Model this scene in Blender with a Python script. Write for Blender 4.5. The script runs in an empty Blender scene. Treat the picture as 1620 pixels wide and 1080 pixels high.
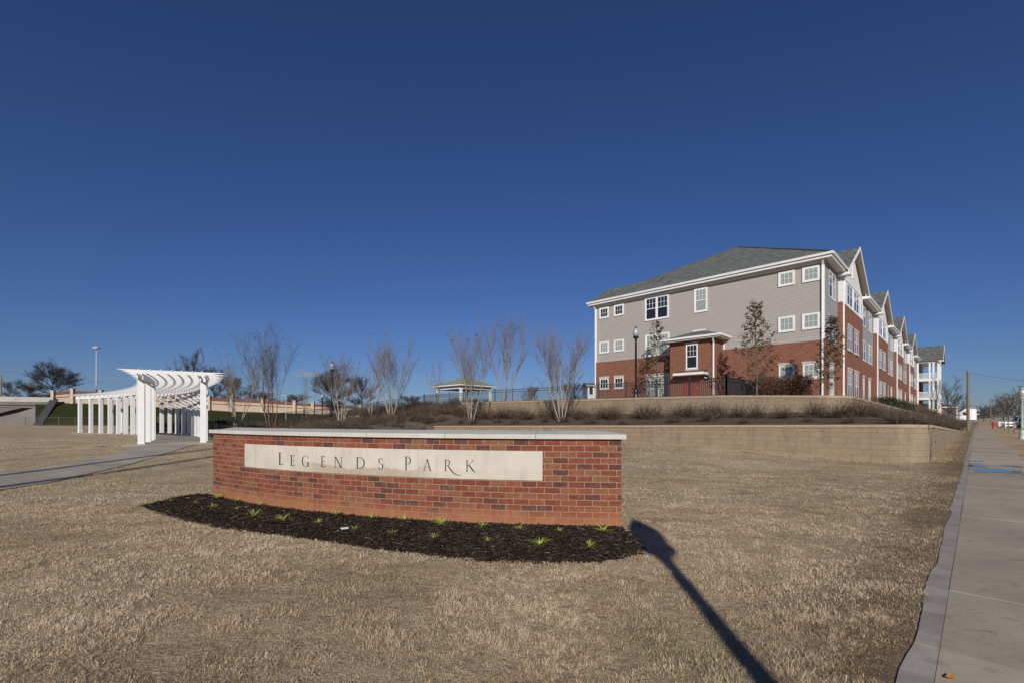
import bpy, math, random
import numpy as np
from mathutils import Vector, Matrix
R = math.radians
SC = bpy.context.scene
COL = SC.collection
# ------------------------------------------------------------------ camera
F, HZ, CH = 730.0, 661.0, 1.5            # focal length and horizon row (1620 px wide photograph), eye height
cd = bpy.data.cameras.new('camera'); cam = bpy.data.objects.new('camera', cd); COL.objects.link(cam)
cam.location = (0, 0, CH); cam.rotation_euler = (R(90), 0, 0)
cd.sensor_width = 36; cd.lens = F/1620*36; cd.shift_y = (HZ-540)/1620; cd.clip_start = .05; cd.clip_end = 5000
SC.camera = cam
# ------------------------------------------------------------------ light
SUN_EL, SUN_DX = 24.5, .085
SUN_STR, SKY_STR, EXPO = 4.0, .07, 0.0
sd = Vector((SUN_DX, 1, 0)).normalized()*math.cos(R(SUN_EL)); sd.z = -math.sin(R(SUN_EL))
sl = bpy.data.lights.new('sun', 'SUN'); so = bpy.data.objects.new('sun', sl); COL.objects.link(so)
sl.energy = SUN_STR; sl.angle = R(.55); sl.color = (1, .945, .86)
so.rotation_euler = sd.to_track_quat('-Z', 'Y').to_euler(); so.location = (-4, -30, 30)
W = bpy.data.worlds.new('World'); SC.world = W; W.use_nodes = True
wn = W.node_tree; wn.nodes.clear()
def wnode(t, **k):
    n = wn.nodes.new(t)
    for a, v in k.items(): setattr(n, a, v)
    return n
sky = wnode('ShaderNodeTexSky', sky_type='NISHITA', sun_disc=False, sun_elevation=R(SUN_EL), sun_rotation=R(180)+math.atan(SUN_DX),
            altitude=60, air_density=1.0, dust_density=.15, ozone_density=3.0)
bg = wnode('ShaderNodeBackground'); bg.inputs[1].default_value = SKY_STR
wo = wnode('ShaderNodeOutputWorld')
# two small fair-weather clouds low over the horizon, as directions in the sky
tc = wnode('ShaderNodeTexCoord'); sep = wnode('ShaderNodeSeparateXYZ'); wn.links.new(tc.outputs['Generated'], sep.inputs[0])
def wm(op, a, b=None, c=None):
    n = wnode('ShaderNodeMath', operation=op)
    for i, v in enumerate((a, b, c)):
        if v is None: continue
        if isinstance(v, (int, float)): n.inputs[i].default_value = v
        else: wn.links.new(v, n.inputs[i])
    return n.outputs[0]
az = wm('ARCTAN2', sep.outputs[0], sep.outputs[1]); el = wm('ARCSINE', sep.outputs[2])
nz = wnode('ShaderNodeTexNoise'); nz.inputs['Scale'].default_value = 90; nz.inputs['Detail'].default_value = 5
mp = wnode('ShaderNodeMapping'); mp.inputs['Scale'].default_value = (1, 1, 3); wn.links.new(tc.outputs['Generated'], mp.inputs[0]); wn.links.new(mp.outputs[0], nz.inputs[0])
def cloud(px, py, hw, hh, amt):
    m = (px-810)/F; a0 = math.atan(m); e0 = math.atan((HZ-py)/F/math.sqrt(1+m*m))
    u = wm('DIVIDE', wm('SUBTRACT', az, a0), hw); v = wm('DIVIDE', wm('SUBTRACT', el, e0), hh)
    d = wm('SQRT', wm('ADD', wm('MULTIPLY', u, u), wm('MULTIPLY', v, v)))
    s = wm('ADD', wm('SUBTRACT', 1.0, d), wm('MULTIPLY', wm('SUBTRACT', nz.outputs[0], .5), 2.6))
    s = wm('MULTIPLY', wm('MINIMUM', wm('MAXIMUM', s, 0), 1), amt)
    return s
cl = wm('MAXIMUM', cloud(488, 592, .034, .0075, .8), cloud(672, 596, .06, .006, .25))
cl = wm('MAXIMUM', cl, cloud(190, 598, .07, .004, .16))
mixc = wnode('ShaderNodeMix', data_type='RGBA'); CLOUD_COL = (4.6, 4.3, 4.6, 1)
pol = wnode('ShaderNodeMix', data_type='RGBA', blend_type='MULTIPLY'); pol.inputs[0].default_value = 1; pol.inputs[7].default_value = (.40, .52, .84, 1)   # clear winter air: a deep blue sky
wn.links.new(cl, mixc.inputs[0]); wn.links.new(sky.outputs[0], pol.inputs[6]); wn.links.new(pol.outputs[2], mixc.inputs[6]); mixc.inputs[7].default_value = CLOUD_COL
wn.links.new(mixc.outputs[2], bg.inputs[0]); wn.links.new(bg.outputs[0], wo.inputs[0])
SC.view_settings.view_transform = 'Standard'; SC.view_settings.look = 'None'; SC.view_settings.exposure = EXPO; SC.view_settings.gamma = 1
SC.render.engine = 'CYCLES'; SC.cycles.max_bounces = 6; SC.cycles.diffuse_bounces = 2; SC.cycles.caustics_reflective = False; SC.cycles.caustics_refractive = False
# ------------------------------------------------------------------ frames and helpers
def at(px, py, Y):                         # photo pixel at a given distance -> point
    return Vector(((px-810)/F*Y, Y, CH+(HZ-py)/F*Y))
A1 = R(45.2); E1 = np.array([math.sin(A1), math.cos(A1)]); E2 = np.array([math.cos(A1), -math.sin(A1)])
def sr(s, r): return (s*E1[0]+r*E2[0], s*E1[1]+r*E2[1])     # along the street, right of the camera
def to_sr(x, y): return (x*E1[0]+y*E1[1], x*E2[0]+y*E2[1])
def S3(t):
    t = np.clip(t, 0, 1); return t*t*(3-2*t)
def tag(o, label=None, cat=None, group=None, kind=None):
    if label: o['label'] = label
    if cat: o['category'] = cat
    if group: o['group'] = group
    if kind: o['kind'] = kind
    return o
def thing(name, label, cat, loc=(0, 0, 0), rz=0, group=None):
    o = bpy.data.objects.new(name, None); COL.objects.link(o); o.location = loc; o.rotation_euler = (0, 0, rz)
    o.empty_display_size = .2
    return tag(o, label, cat, group)
def obj(name, me, parent=None, loc=None, rz=None):
    o = bpy.data.objects.new(name, me); COL.objects.link(o)
    if parent: o.parent = parent
    if loc is not None: o.location = loc
    if rz is not None: o.rotation_euler = (0, 0, rz)
    return o
def dup(root, loc, rz=0, label=None, group=None, scale=None):
    r = root.copy(); COL.objects.link(r); r.location = loc; r.rotation_euler = (0, 0, rz)
    if scale: r.scale = scale
    if label: r['label'] = label
    if group: r['group'] = group
    for ch in list(root.children):
        c = ch.copy(); COL.objects.link(c); c.parent = r
        for g in list(ch.children):
            d = g.copy(); COL.objects.link(d); d.parent = c
    return r
class MB:
    def __init__(s): s.v = []; s.f = []; s.uv = None
    def add(s, vs, fs):
        n = len(s.v); s.v += [tuple(p) for p in vs]; s.f += [tuple(i+n for i in f) for f in fs]; return s
    def box(s, x0, x1, y0, y1, z0, z1):
        return s.add([(x0,y0,z0),(x1,y0,z0),(x1,y1,z0),(x0,y1,z0),(x0,y0,z1),(x1,y0,z1),(x1,y1,z1),(x0,y1,z1)],
                     [(3,2,1,0),(4,5,6,7),(0,1,5,4),(1,2,6,5),(2,3,7,6),(3,0,4,7)])
    def obox(s, p, d, w, h, L=None):       # box from p along d (2-D/3-D dir), width w, height h (centred)
        p = Vector(p); q = Vector(d) if L is None else p+Vector(d).normalized()*L
        if L is None: q = Vector(d)
        a = (q-p).normalized(); u = a.cross(Vector((0,0,1)));
        if u.length < 1e-5: u = Vector((1,0,0))
        u.normalize(); t = u.cross(a).normalized()
        vs = []
        for c in (p, q):
            for i, j in ((-1,-1),(1,-1),(1,1),(-1,1)): vs.append(c+u*(i*w/2)+t*(j*h/2))
        return s.add(vs, [(3,2,1,0),(4,5,6,7),(0,1,5,4),(1,2,6,5),(2,3,7,6),(3,0,4,7)])
    def tube(s, pts, rad, n=6, cap=True):
        pts = [Vector(p) for p in pts]; N = len(pts); vs = []; fs = []
        if isinstance(rad, (int, float)): rad = [rad]*N
        ref = None
        for i, p in enumerate(pts):
            d = (pts[min(i+1, N-1)]-pts[max(i-1, 0)])
            if d.length < 1e-9: d = Vector((0,0,1))
            d.normalize()
            if ref is None:
                ref = d.cross(Vector((0,0,1)) if abs(d.z) < .9 else Vector((1,0,0))).normalized()
            u = (ref-d*ref.dot(d))
            if u.length < 1e-6: u = d.orthogonal()
            u.normalize(); ref = u; w = d.cross(u)
            for k in range(n):
                a = 2*math.pi*k/n; vs.append(p+(u*math.cos(a)+w*math.sin(a))*rad[i])
        for i in range(N-1):
            for k in range(n): fs.append((i*n+k, i*n+(k+1)%n, (i+1)*n+(k+1)%n, (i+1)*n+k))
        if cap: fs.append(tuple(range(n-1, -1, -1))); fs.append(tuple((N-1)*n+k for k in range(n)))
        return s.add(vs, fs)
    def lathe(s, prof, n=16, c=(0,0,0)):
        vs = []; fs = []
        for r, z in prof:
            for k in range(n):
                a = 2*math.pi*k/n; vs.append((c[0]+r*math.cos(a), c[1]+r*math.sin(a), c[2]+z))
        for i in range(len(prof)-1):
            for k in range(n): fs.append((i*n+k, i*n+(k+1)%n, (i+1)*n+(k+1)%n, (i+1)*n+k))
        fs.append(tuple(range(n-1, -1, -1))); fs.append(tuple((len(prof)-1)*n+k for k in range(n)))
        return s.add(vs, fs)
    def prism(s, pts, z0, z1):
        n = len(pts); vs = [(p[0],p[1],z0) for p in pts]+[(p[0],p[1],z1) for p in pts]
        return s.add(vs, [tuple(range(n-1,-1,-1)), tuple(range(n,2*n))]+[(i,(i+1)%n,n+(i+1)%n,n+i) for i in range(n)])
    def mesh(s, name, mat, smooth=False):
        me = bpy.data.meshes.new(name); me.from_pydata(s.v, [], s.f); me.materials.append(mat)
        if smooth: me.polygons.foreach_set('use_smooth', [True]*len(me.polygons))
        me.update(); return me
    def build(s, name, mat, parent=None, loc=None, rz=None, smooth=False):
        return obj(name, s.mesh(name, mat, smooth), parent, loc, rz)
def np_mesh(name, V, faces_n, idx, mat, attrs=None, smooth=False):
    """V (n,3); idx flat loop vertex indices, every face has faces_n corners"""
    me = bpy.data.meshes.new(name); V = np.asarray(V, np.float32); idx = np.asarray(idx, np.int32).ravel(); nf = len(idx)//faces_n
    me.vertices.add(len(V)); me.vertices.foreach_set('co', V.ravel())
    me.loops.add(len(idx)); me.loops.foreach_set('vertex_index', idx)
    me.polygons.add(nf); me.polygons.foreach_set('loop_start', np.arange(nf, dtype=np.int32)*faces_n)
    try: me.polygons.foreach_set('loop_total', np.full(nf, faces_n, np.int32))
    except Exception: pass
    if smooth: me.polygons.foreach_set('use_smooth', np.ones(nf, bool))
    for k, a in (attrs or {}).items():
        at_ = me.attributes.new(k, 'FLOAT', 'POINT'); at_.data.foreach_set('value', np.asarray(a, np.float32))
    me.materials.append(mat); me.update(); me.validate(); return me
def set_uv(me, fn):                        # fn(vertex co, polygon) -> (u, v)
    l = me.uv_layers.new(name='UVMap')
    for p in me.polygons:
        for li in p.loop_indices: l.data[li].uv = fn(me.vertices[me.loops[li].vertex_index].co, p)
# value noise for placing and tinting things
_rng = np.random.default_rng(7); _tab = _rng.random((256, 256))
def vnoise(x, y):
    x = np.asarray(x, float); y = np.asarray(y, float); xi = np.floor(x).astype(int); yi = np.floor(y).astype(int); fx = x-xi; fy = y-yi
    fx = fx*fx*(3-2*fx); fy = fy*fy*(3-2*fy); g = lambda a, b: _tab[a & 255, b & 255]
    return (g(xi,yi)*(1-fx)+g(xi+1,yi)*fx)*(1-fy)+(g(xi,yi+1)*(1-fx)+g(xi+1,yi+1)*fx)*fy
def fbm(x, y, o=3):
    return sum(vnoise(x*2**k+17*k, y*2**k+31*k)/2**k for k in range(o))/sum(1/2**k for k in range(o))
# ------------------------------------------------------------------ materials
class NT:
    def __init__(s, name, rough=.8, spec=.3):
        m = bpy.data.materials.new(name); m.use_nodes = True; s.m = m; s.t = m.node_tree; s.t.nodes.clear()
        s.b = s.n('ShaderNodeBsdfPrincipled'); s.o = s.n('ShaderNodeOutputMaterial'); s.l(s.b.outputs[0], s.o.inputs[0])
        s.b.inputs['Roughness'].default_value = rough; s.b.inputs['Specular IOR Level'].default_value = spec
    def n(s, t, **k):
        x = s.t.nodes.new(t)
        for a, v in k.items(): setattr(x, a, v)
        return x
    def l(s, a, b): s.t.links.new(a, b)
    def set(s, i, v):
        if isinstance(v, (int, float)): i.default_value = v
        elif isinstance(v, tuple): i.default_value = v if len(v) == len(i.default_value) else (*v, 1)
        else: s.l(v, i)
    def coord(s, k='Object', scale=None, rot=None):
        c = s.n('ShaderNodeTexCoord').outputs[k]
        if scale or rot:
            m = s.n('ShaderNodeMapping'); s.l(c, m.inputs[0])
            if scale: m.inputs['Scale'].default_value = scale
            if rot: m.inputs['Rotation'].default_value = rot
            c = m.outputs[0]
        return c
    def geo(s): return s.n('ShaderNodeNewGeometry').outputs['Position']
    def noise(s, scale, detail=4, co=None, rough=.55, dist=0):
        x = s.n('ShaderNodeTexNoise'); x.inputs['Scale'].default_value = scale; x.inputs['Detail'].default_value = detail
        x.inputs['Roughness'].default_value = rough; x.inputs['Distortion'].default_value = dist
        if co is not None: s.l(co, x.inputs['Vector'])
        return x.outputs[0]
    def math(s, op, a, b=0, c=None):
        x = s.n('ShaderNodeMath', operation=op); s.set(x.inputs[0], a); s.set(x.inputs[1], b)
        if c is not None: s.set(x.inputs[2], c)
        return x.outputs[0]
    def ramp(s, f, *stops, interp='LINEAR'):
        x = s.n('ShaderNodeValToRGB'); e = x.color_ramp.elements; x.color_ramp.interpolation = interp
        while len(e) < len(stops): e.new(.5)
        for i, (p, c) in enumerate(stops):
            e[i].position = p; e[i].color = (*c, 1) if len(c) == 3 else c
        s.l(f, x.inputs[0]); return x.outputs[0]
    def mix(s, f, a, b, mode='MIX'):
        x = s.n('ShaderNodeMix', data_type='RGBA', blend_type=mode); s.set(x.inputs[0], f); s.set(x.inputs[6], a); s.set(x.inputs[7], b); return x.outputs[2]
    def bump(s, h, strength=.5, dist=.01):
        x = s.n('ShaderNodeBump'); x.inputs['Strength'].default_value = strength; x.inputs['Distance'].default_value = dist
        s.l(h, x.inputs['Height']); s.l(x.outputs[0], s.b.inputs['Normal'])
    def color(s, c): s.set(s.b.inputs['Base Color'], c); return s
    def sepxyz(s, v):
        x = s.n('ShaderNodeSeparateXYZ'); s.l(v, x.inputs[0]); return x.outputs
def g1(v): return (v, v, v)
def simple(name, col, rough=.6, spec=.3, var=.12, scale=3, bump=0, bscale=40, metal=0):
    t = NT(name, rough, spec); co = t.geo(); f = t.noise(scale, 5, co)
    lo = tuple(c*(1-var) for c in col); hi = tuple(min(1, c*(1+var)) for c in col)
    t.color(t.ramp(f, (.3, lo), (.7, hi))); t.b.inputs['Metallic'].default_value = metal
    if bump: t.bump(t.noise(bscale, 4, co), bump, .01)
    return t.m
def brick_mat(name, uvscale, stops, mortar, bw, bh, joint, bump=.6, dirt=False):
    t = NT(name, .85, .2); uv = t.n('ShaderNodeUVMap').outputs[0]
    bt = t.n('ShaderNodeTexBrick', offset=.5, squash=1.0); t.l(uv, bt.inputs['Vector'])
    bt.inputs['Color1'].default_value = (0,0,0,1); bt.inputs['Color2'].default_value = (1,1,1,1); bt.inputs['Mortar'].default_value = (.5,.5,.5,1)
    bt.inputs['Scale'].default_value = 1; bt.inputs['Mortar Size'].default_value = joint/2; bt.inputs['Mortar Smooth'].default_value = .15
    bt.inputs['Bias'].default_value = 0; bt.inputs['Brick Width'].default_value = bw; bt.inputs['Row Height'].default_value = bh
    c = t.ramp(bt.outputs['Color'], *stops, interp='CONSTANT' if len(stops) > 5 else 'LINEAR')
    nf = t.noise(24, 6, t.coord('UV', scale=(.6, 1.6, 1)), .75); c = t.mix(.95, c, t.ramp(nf, (.3, g1(.55)), (.7, g1(1.35))), 'MULTIPLY')
    fine = t.noise(220, 3, uv); c = t.mix(.45, c, t.ramp(fine, (.35, g1(.6)), (.65, g1(1.3))), 'MULTIPLY')
    mcol = t.mix(.8, (*mortar, 1), t.ramp(t.noise(60, 4, uv), (.3, g1(.7)), (.7, g1(1.2))), 'MULTIPLY')
    smear = t.ramp(t.noise(14, 5, uv, .7), (.55, g1(0)), (.75, g1(.45))); c = t.mix(smear, c, mcol); c = t.mix(t.math('MULTIPLY', bt.outputs['Fac'], t.ramp(t.noise(18, 4, uv, .6), (.25, g1(.55)), (.5, g1(1)))), c, mcol)
    if dirt:                                # red clay splashed on the lowest courses, pale streaks under the coping
        z = t.sepxyz(uv)[1]; n2 = t.noise(3.0, 5, uv, .6)
        f = t.math('MULTIPLY', t.ramp(t.math('SUBTRACT', z, t.math('MULTIPLY', n2, .22)), (.0, g1(1)), (.20, g1(0))), .62)
        c = t.mix(f, c, (.40, .175, .085, 1))
        st = t.math('MULTIPLY', t.ramp(t.noise(9, 6, t.coord('UV', scale=(1, .25, 1)), .7), (.56, g1(0)), (.75, g1(1))), .16)
        c = t.mix(st, c, (.45, .38, .32, 1))
    t.color(c); h = t.math('ADD', t.math('MULTIPLY', bt.outputs['Fac'], -1), t.math('MULTIPLY', fine, .25)); t.bump(h, bump, .006)
    return t.m
M = {}
t = NT('white_paint', .5, .35); co = t.geo(); c = t.ramp(t.noise(3, 6, co, .7), (.3, (.74, .735, .715)), (.7, (.82, .82, .81)))
st = t.ramp(t.noise(1.0, 6, t.coord('Object', scale=(9, 9, .8)), .7), (.55, g1(1)), (.78, g1(.86))); c = t.mix(1, c, st, 'MULTIPLY'); t.color(c); t.bump(t.noise(30, 4, co), .15, .004); M['white'] = t.m
M['trim'] = simple('white_trim', (.78, .78, .77), .5, .35, .05, 2)
M['black'] = simple('black_iron', (.012, .012, .013), .4, .5, .25, 8)
M['black_gloss'] = simple('black_enamel', (.014, .014, .016), .28, .5, .25, 8)
M['globe'] = simple('frosted_globe', (.36, .365, .38), .10, .7, .08, 12)
M['greenpost'] = simple('pale_green_paint', (.40, .48, .43), .45, .4, .12, 5)
M['red'] = simple('red_paint', (.42, .035, .03), .45, .4, .15, 5)
M['door'] = simple('red_door_paint', (.27, .070, .050), .5, .35, .12, 4)
M['wood'] = simple('weathered_pole_wood', (.22, .17, .12), .9, .1, .3, 6, .5, 30)
M['lintel'] = simple('cast_stone', (.50, .45, .38), .85, .15, .12, 6)
M['soffit'] = simple('beige_soffit', (.42, .36, .30), .7, .2, .06, 4)
M['wood_brown'] = simple('brown_metal_roof', (.14, .10, .085), .5, .4, .15, 6)
M['rock'] = simple('pale_limestone', (.52, .48, .42), .9, .15, .2, 8, .6, 14)
M['rubber'] = simple('tyre_rubber', (.02, .02, .02), .85, .2, .2, 9)
M['carpaint'] = simple('dark_blue_paint', (.012, .016, .035), .18, .6, .1, 3)
M['grey_metal'] = simple('galvanised_metal', (.48, .49, .50), .4, .5, .12, 7)
M['cover'] = simple('dull_iron_cover', (.20, .195, .18), .6, .3, .2, 9)
M['chainlink'] = simple('dull_chain_link', (.13, .13, .125), .6, .3, .2, 7)
M['paper'] = simple('white_card', (.78, .78, .76), .6, .3, .03, 20)
M['letter'] = simple('letter_black', (.018, .017, .015), .6, .25, .25, 60)
t = NT('window_glass', .04, .6); t.color((.018, .022, .028)); M['glass'] = t.m
t = NT('window_glass_with_blind', .12, .5); co = t.coord('Object'); w = t.n('ShaderNodeTexWave', bands_direction='Z'); w.inputs['Scale'].default_value = 6.0; t.l(co, w.inputs[0])
t.color(t.ramp(w.outputs[1], (.2, (.23, .27, .245)), (.8, (.36, .40, .375)))); M['blind'] = t.m
t = NT('window_glass_sky', .03, .8); t.color((.05, .07, .10)); M['glass_side'] = t.m
# roof shingles
t = NT('grey_shingles', .9, .15); co = t.coord('Object'); z = t.sepxyz(co)
vo = t.n('ShaderNodeTexBrick', offset=.5); uvs = t.n('ShaderNodeUVMap').outputs[0]; t.l(uvs, vo.inputs[0]); vo.inputs['Scale'].default_value = 1
vo.inputs['Brick Width'].default_value = .30; vo.inputs['Row Height'].default_value = .14; vo.inputs['Mortar Size'].default_value = .006
vo.inputs['Color1'].default_value = (0,0,0,1); vo.inputs['Color2'].default_value = (1,1,1,1); vo.inputs['Mortar'].default_value = (0,0,0,1)
c = t.ramp(vo.outputs[0], (0, (.095, .104, .096)), (.5, (.14, .150, .138)), (1, (.19, .20, .183)))
c = t.mix(.6, c, t.ramp(t.noise(1.2, 6, co, .7), (.3, g1(.75)), (.7, g1(1.25))), 'MULTIPLY')
t.color(c); t.bump(vo.outputs[0], .4, .01); M['roof'] = t.m
t = NT('green_shingles', .9, .15); co = t.geo(); c = t.ramp(t.noise(6, 6, co, .75), (.3, (.17, .20, .13)), (.7, (.34, .37, .26))); t.color(c); M['roofgreen'] = t.m
# lap siding (the laps themselves are modelled)
def siding(name, col):
    t = NT(name, .6, .3); co = t.geo()
    c = t.mix(1, (*col, 1), t.ramp(t.noise(1.1, 4, co), (.3, g1(.975)), (.7, g1(1.02))), 'MULTIPLY')
    t.color(c); return t.m
M['siding'] = siding('taupe_lap_siding', (.395, .355, .335)); M['siding_grey'] = siding('grey_lap_siding', (.36, .345, .345)); M['siding_white'] = siding('white_lap_siding', (.70, .70, .69))
M['panelwhite'] = simple('white_panel', (.68, .68, .68), .5, .3, .04, 2)
BR = [(0, (.135, .052, .040)), (.06, (.108, .047, .040)), (.13, (.215, .060, .036)), (.40, (.255, .078, .046)), (.56, (.19, .052, .036)), (.70, (.25, .095, .050)), (.84, (.235, .105, .055)), (.94, (.145, .050, .040))]
M['brick'] = brick_mat('sign_brick', 1, BR, (.36, .275, .175), .2135, .0813, .0100, .7, True)
M['brick_house'] = brick_mat('building_brick', 1, [(0, (.18, .070, .046)), (.35, (.245, .098, .063)), (.7, (.285, .118, .075)), (1, (.21, .086, .058))], (.25, .17, .125), .205, .0675, .009, .3)
M['brick_far'] = brick_mat('far_brick', 1, [(0, (.16, .07, .05)), (.5, (.22, .09, .06)), (1, (.25, .11, .08))], (.3, .22, .18), .205, .07, .009, .2)
# stone
def stone(name, col, sc=1.5, stain=0, rough=.8):
    t = NT(name, rough, .2); co = t.geo()
    c = t.ramp(t.noise(sc, 6, co, .6), (.3, tuple(v*.88 for v in col)), (.7, tuple(min(1, v*1.06) for v in col)))
    c = t.mix(.35, c, t.ramp(t.noise(90, 4, co, .7), (.35, g1(.75)), (.65, g1(1.12))), 'MULTIPLY')
    if stain:
        z = t.sepxyz(co)[2]; x = t.sepxyz(co)[0]
        e = t.math('ADD', z, t.math('MULTIPLY', t.math('SUBTRACT', t.noise(2.2, 3, co), .5), .34))
        f = t.ramp(e, (.765, g1(1)), (.79, g1(0)))
        side = t.ramp(t.math('ADD', t.math('MULTIPLY', x, .2), 1), (.28, g1(0)), (.40, g1(1)), (.70, g1(1)), (.80, g1(.15)))
        c = t.mix(t.math('MULTIPLY', t.math('MULTIPLY', f, side), .8), c, (.40, .32, .235, 1))
    drip = t.ramp(t.noise(1, 6, t.coord('Object', scale=(7, 7, .9)), .7), (.52, g1(1)), (.75, g1(.80))); c = t.mix(1, c, drip, 'MULTIPLY'); spk = t.ramp(t.noise(6, 6, co, .8), (.62, g1(1)), (.72, g1(.78))); c = t.mix(1, c, spk, 'MULTIPLY')
    t.color(c); t.bump(t.noise(60, 5, co, .7), .25, .004); return t.m
M['panel'] = stone('limestone_panel', (.60, .55, .47), 2.5, 1); M['coping'] = stone('cast_stone_coping', (.57, .54, .49), 1.2)
# retaining-wall blocks
t = NT('tan_wall_block', .9, .15); uv = t.n('ShaderNodeUVMap').outputs[0]
bt = t.n('ShaderNodeTexBrick', offset=.5); t.l(uv, bt.inputs[0]); bt.inputs['Scale'].default_value = 1; bt.inputs['Brick Width'].default_value = .45; bt.inputs['Row Height'].default_value = .2
bt.inputs['Mortar Size'].default_value = .0045; bt.inputs['Color1'].default_value = (0,0,0,1); bt.inputs['Color2'].default_value = (1,1,1,1); bt.inputs['Mortar'].default_value = (.5,.5,.5,1)
c = t.ramp(bt.outputs[0], (0, (.305, .232, .158)), (.6, (.325, .250, .172)), (1, (.338, .262, .182)))
c = t.mix(bt.outputs['Fac'], c, (.262, .198, .136, 1)); c = t.mix(.5, c, t.ramp(t.noise(9, 6, uv, .7), (.3, g1(.75)), (.7, g1(1.2))), 'MULTIPLY')
c = t.mix(.5, c, t.ramp(t.noise(70, 4, uv, .7), (.3, g1(.65)), (.7, g1(1.25))), 'MULTIPLY')
stn = t.ramp(t.noise(2.0, 5, t.coord('UV', scale=(1.6, .3, 1)), .65), (.50, g1(1)), (.72, g1(.72))); c = t.mix(1, c, stn, 'MULTIPLY')
t.color(c); t.bump(t.math('ADD', t.math('MULTIPLY', bt.outputs['Fac'], -1), t.noise(45, 5, uv, .7)), .7, .015); M['block'] = t.m
t = NT('tan_wall_cap', .9, .15); co = t.geo(); c = t.ramp(t.noise(5, 6, co, .7), (.3, (.34, .265, .18)), (.7, (.45, .36, .25))); t.color(c); t.bump(t.noise(40, 5, co), .5, .01); M['blockcap'] = t.m
# concrete
def concrete(name, col, sc=1.0):
    t = NT(name, .85, .25); co = t.geo()
    c = t.ramp(t.noise(sc, 7, co, .65), (.3, tuple(v*.80 for v in col)), (.7, tuple(v*1.12 for v in col)))
    c = t.mix(.5, c, t.ramp(t.noise(55, 5, co, .75), (.3, g1(.72)), (.7, g1(1.2))), 'MULTIPLY')
    br = t.noise(1, 4, t.coord('Object', scale=(3, 130, 1), rot=(0, 0, A1)), .65); crk = t.n('ShaderNodeTexVoronoi', feature='DISTANCE_TO_EDGE'); crk.inputs['Scale'].default_value = .42; wv_ = t.n('ShaderNodeVectorMath', operation='ADD'); t.l(co, wv_.inputs[0]); nz_ = t.n('ShaderNodeTexNoise'); nz_.inputs['Scale'].default_value = 3; t.l(co, nz_.inputs[0]); t.l(nz_.outputs[1], wv_.inputs[1]); t.l(wv_.outputs[0], crk.inputs[0]); ck = t.ramp(crk.outputs[0], (.0, g1(.55)), (.004, g1(1))); c = t.mix(t.ramp(t.noise(.25, 2, co), (.52, g1(0)), (.58, g1(.8))), c, t.mix(1, c, ck, 'MULTIPLY')); c = t.mix(.3, c, t.ramp(br, (.35, g1(.82)), (.65, g1(1.1))), 'MULTIPLY')
    isl = t.n('ShaderNodeNewGeometry').outputs['Random Per Island']; c = t.mix(1, c, t.ramp(isl, (0, g1(.86)), (1, g1(1.10))), 'MULTIPLY'); spots = t.noise(7, 3, co, .4); c = t.mix(.5, c, t.ramp(spots, (.28, g1(.62)), (.40, g1(1)), (1, g1(1))), 'MULTIPLY')
    t.color(c); t.bump(t.math('ADD', t.noise(140, 4, co, .7), t.math('MULTIPLY', br, .6)), .3, .004); return t.m
M['walk'] = concrete('sidewalk_concrete', (.465, .388, .298)); M['walk_edge'] = concrete('edge_strip_concrete', (.385, .345, .288), 2); M['path'] = concrete('path_concrete', (.44, .385, .300))
M['joint'] = simple('joint_dirt', (.05, .04, .03), .95, .1, .3, 20); M['curb'] = concrete('kerb_concrete', (.33, .31, .28))
M['asphalt'] = simple('asphalt', (.055, .055, .056), .9, .2, .25, 4, .5, 90)
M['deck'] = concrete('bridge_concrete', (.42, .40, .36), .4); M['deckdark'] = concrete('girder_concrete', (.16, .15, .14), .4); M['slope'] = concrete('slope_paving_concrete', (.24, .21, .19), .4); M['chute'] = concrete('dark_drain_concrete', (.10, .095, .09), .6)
M['wallpost'] = simple('cream_post', (.50, .43, .34), .8, .15, .1, 2); M['peach'] = simple('peach_wall_panel', (.47, .365, .28), .85, .15, .10, .8, .3, 5); M['brownband'] = simple('brown_wall_band', (.165, .075, .055), .8, .15, .12, 1)
t = NT('puddle_water', .03, .9); t.color((.05, .047, .042)); M['puddle'] = t.m
# dormant lawn
def lawn_nodes(t, co):
    big = t.noise(.16, 5, co, .6); mid = t.noise(.9, 6, co, .65, .4); fine = t.noise(26, 5, co, .75); streak = t.noise(1.0, 6, t.coord('Object', scale=(.5, 2.2, 1), rot=(0, 0, R(12))), .7)
    c = t.ramp(mid, (.25, (.37, .268, .158)), (.5, (.56, .43, .270)), (.75, (.67, .53, .355)))
    c = t.mix(.7, c, t.ramp(big, (.3, g1(.72)), (.7, g1(1.2))), 'MULTIPLY')
    c = t.mix(.55, c, t.ramp(streak, (.30, g1(.55)), (.62, g1(1.15))), 'MULTIPLY')
    c = t.mix(.8, c, t.ramp(fine, (.3, g1(.55)), (.7, g1(1.35))), 'MULTIPLY')
    return c, fine, mid
t = NT('dormant_lawn', .95, .08); co = t.coord('Object'); c, fine, mid = lawn_nodes(t, co)
gp = t.ramp(t.noise(.42, 4, co, .6), (.60, g1(0)), (.72, g1(1))); c = t.mix(t.math('MULTIPLY', gp, .22), c, (.085, .095, .035, 1))
p = t.sepxyz(co)                        # ragged brown edge where the turf died beside the pavement
rr = t.math('ADD', t.math('MULTIPLY', p[0], float(E2[0])), t.math('MULTIPLY', p[1], float(E2[1])))
rr = t.math('ADD', rr, t.math('MULTIPLY', t.noise(1.3, 4, co), .9)); ef_ = t.ramp(t.math('MULTIPLY', t.math('ABSOLUTE', t.math('ADD', rr, -.1)), 1), (.25, g1(1)), (.95, g1(0)))
c = t.mix(t.math('MULTIPLY', ef_, .55), c, (.16, .112, .066, 1))
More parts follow.
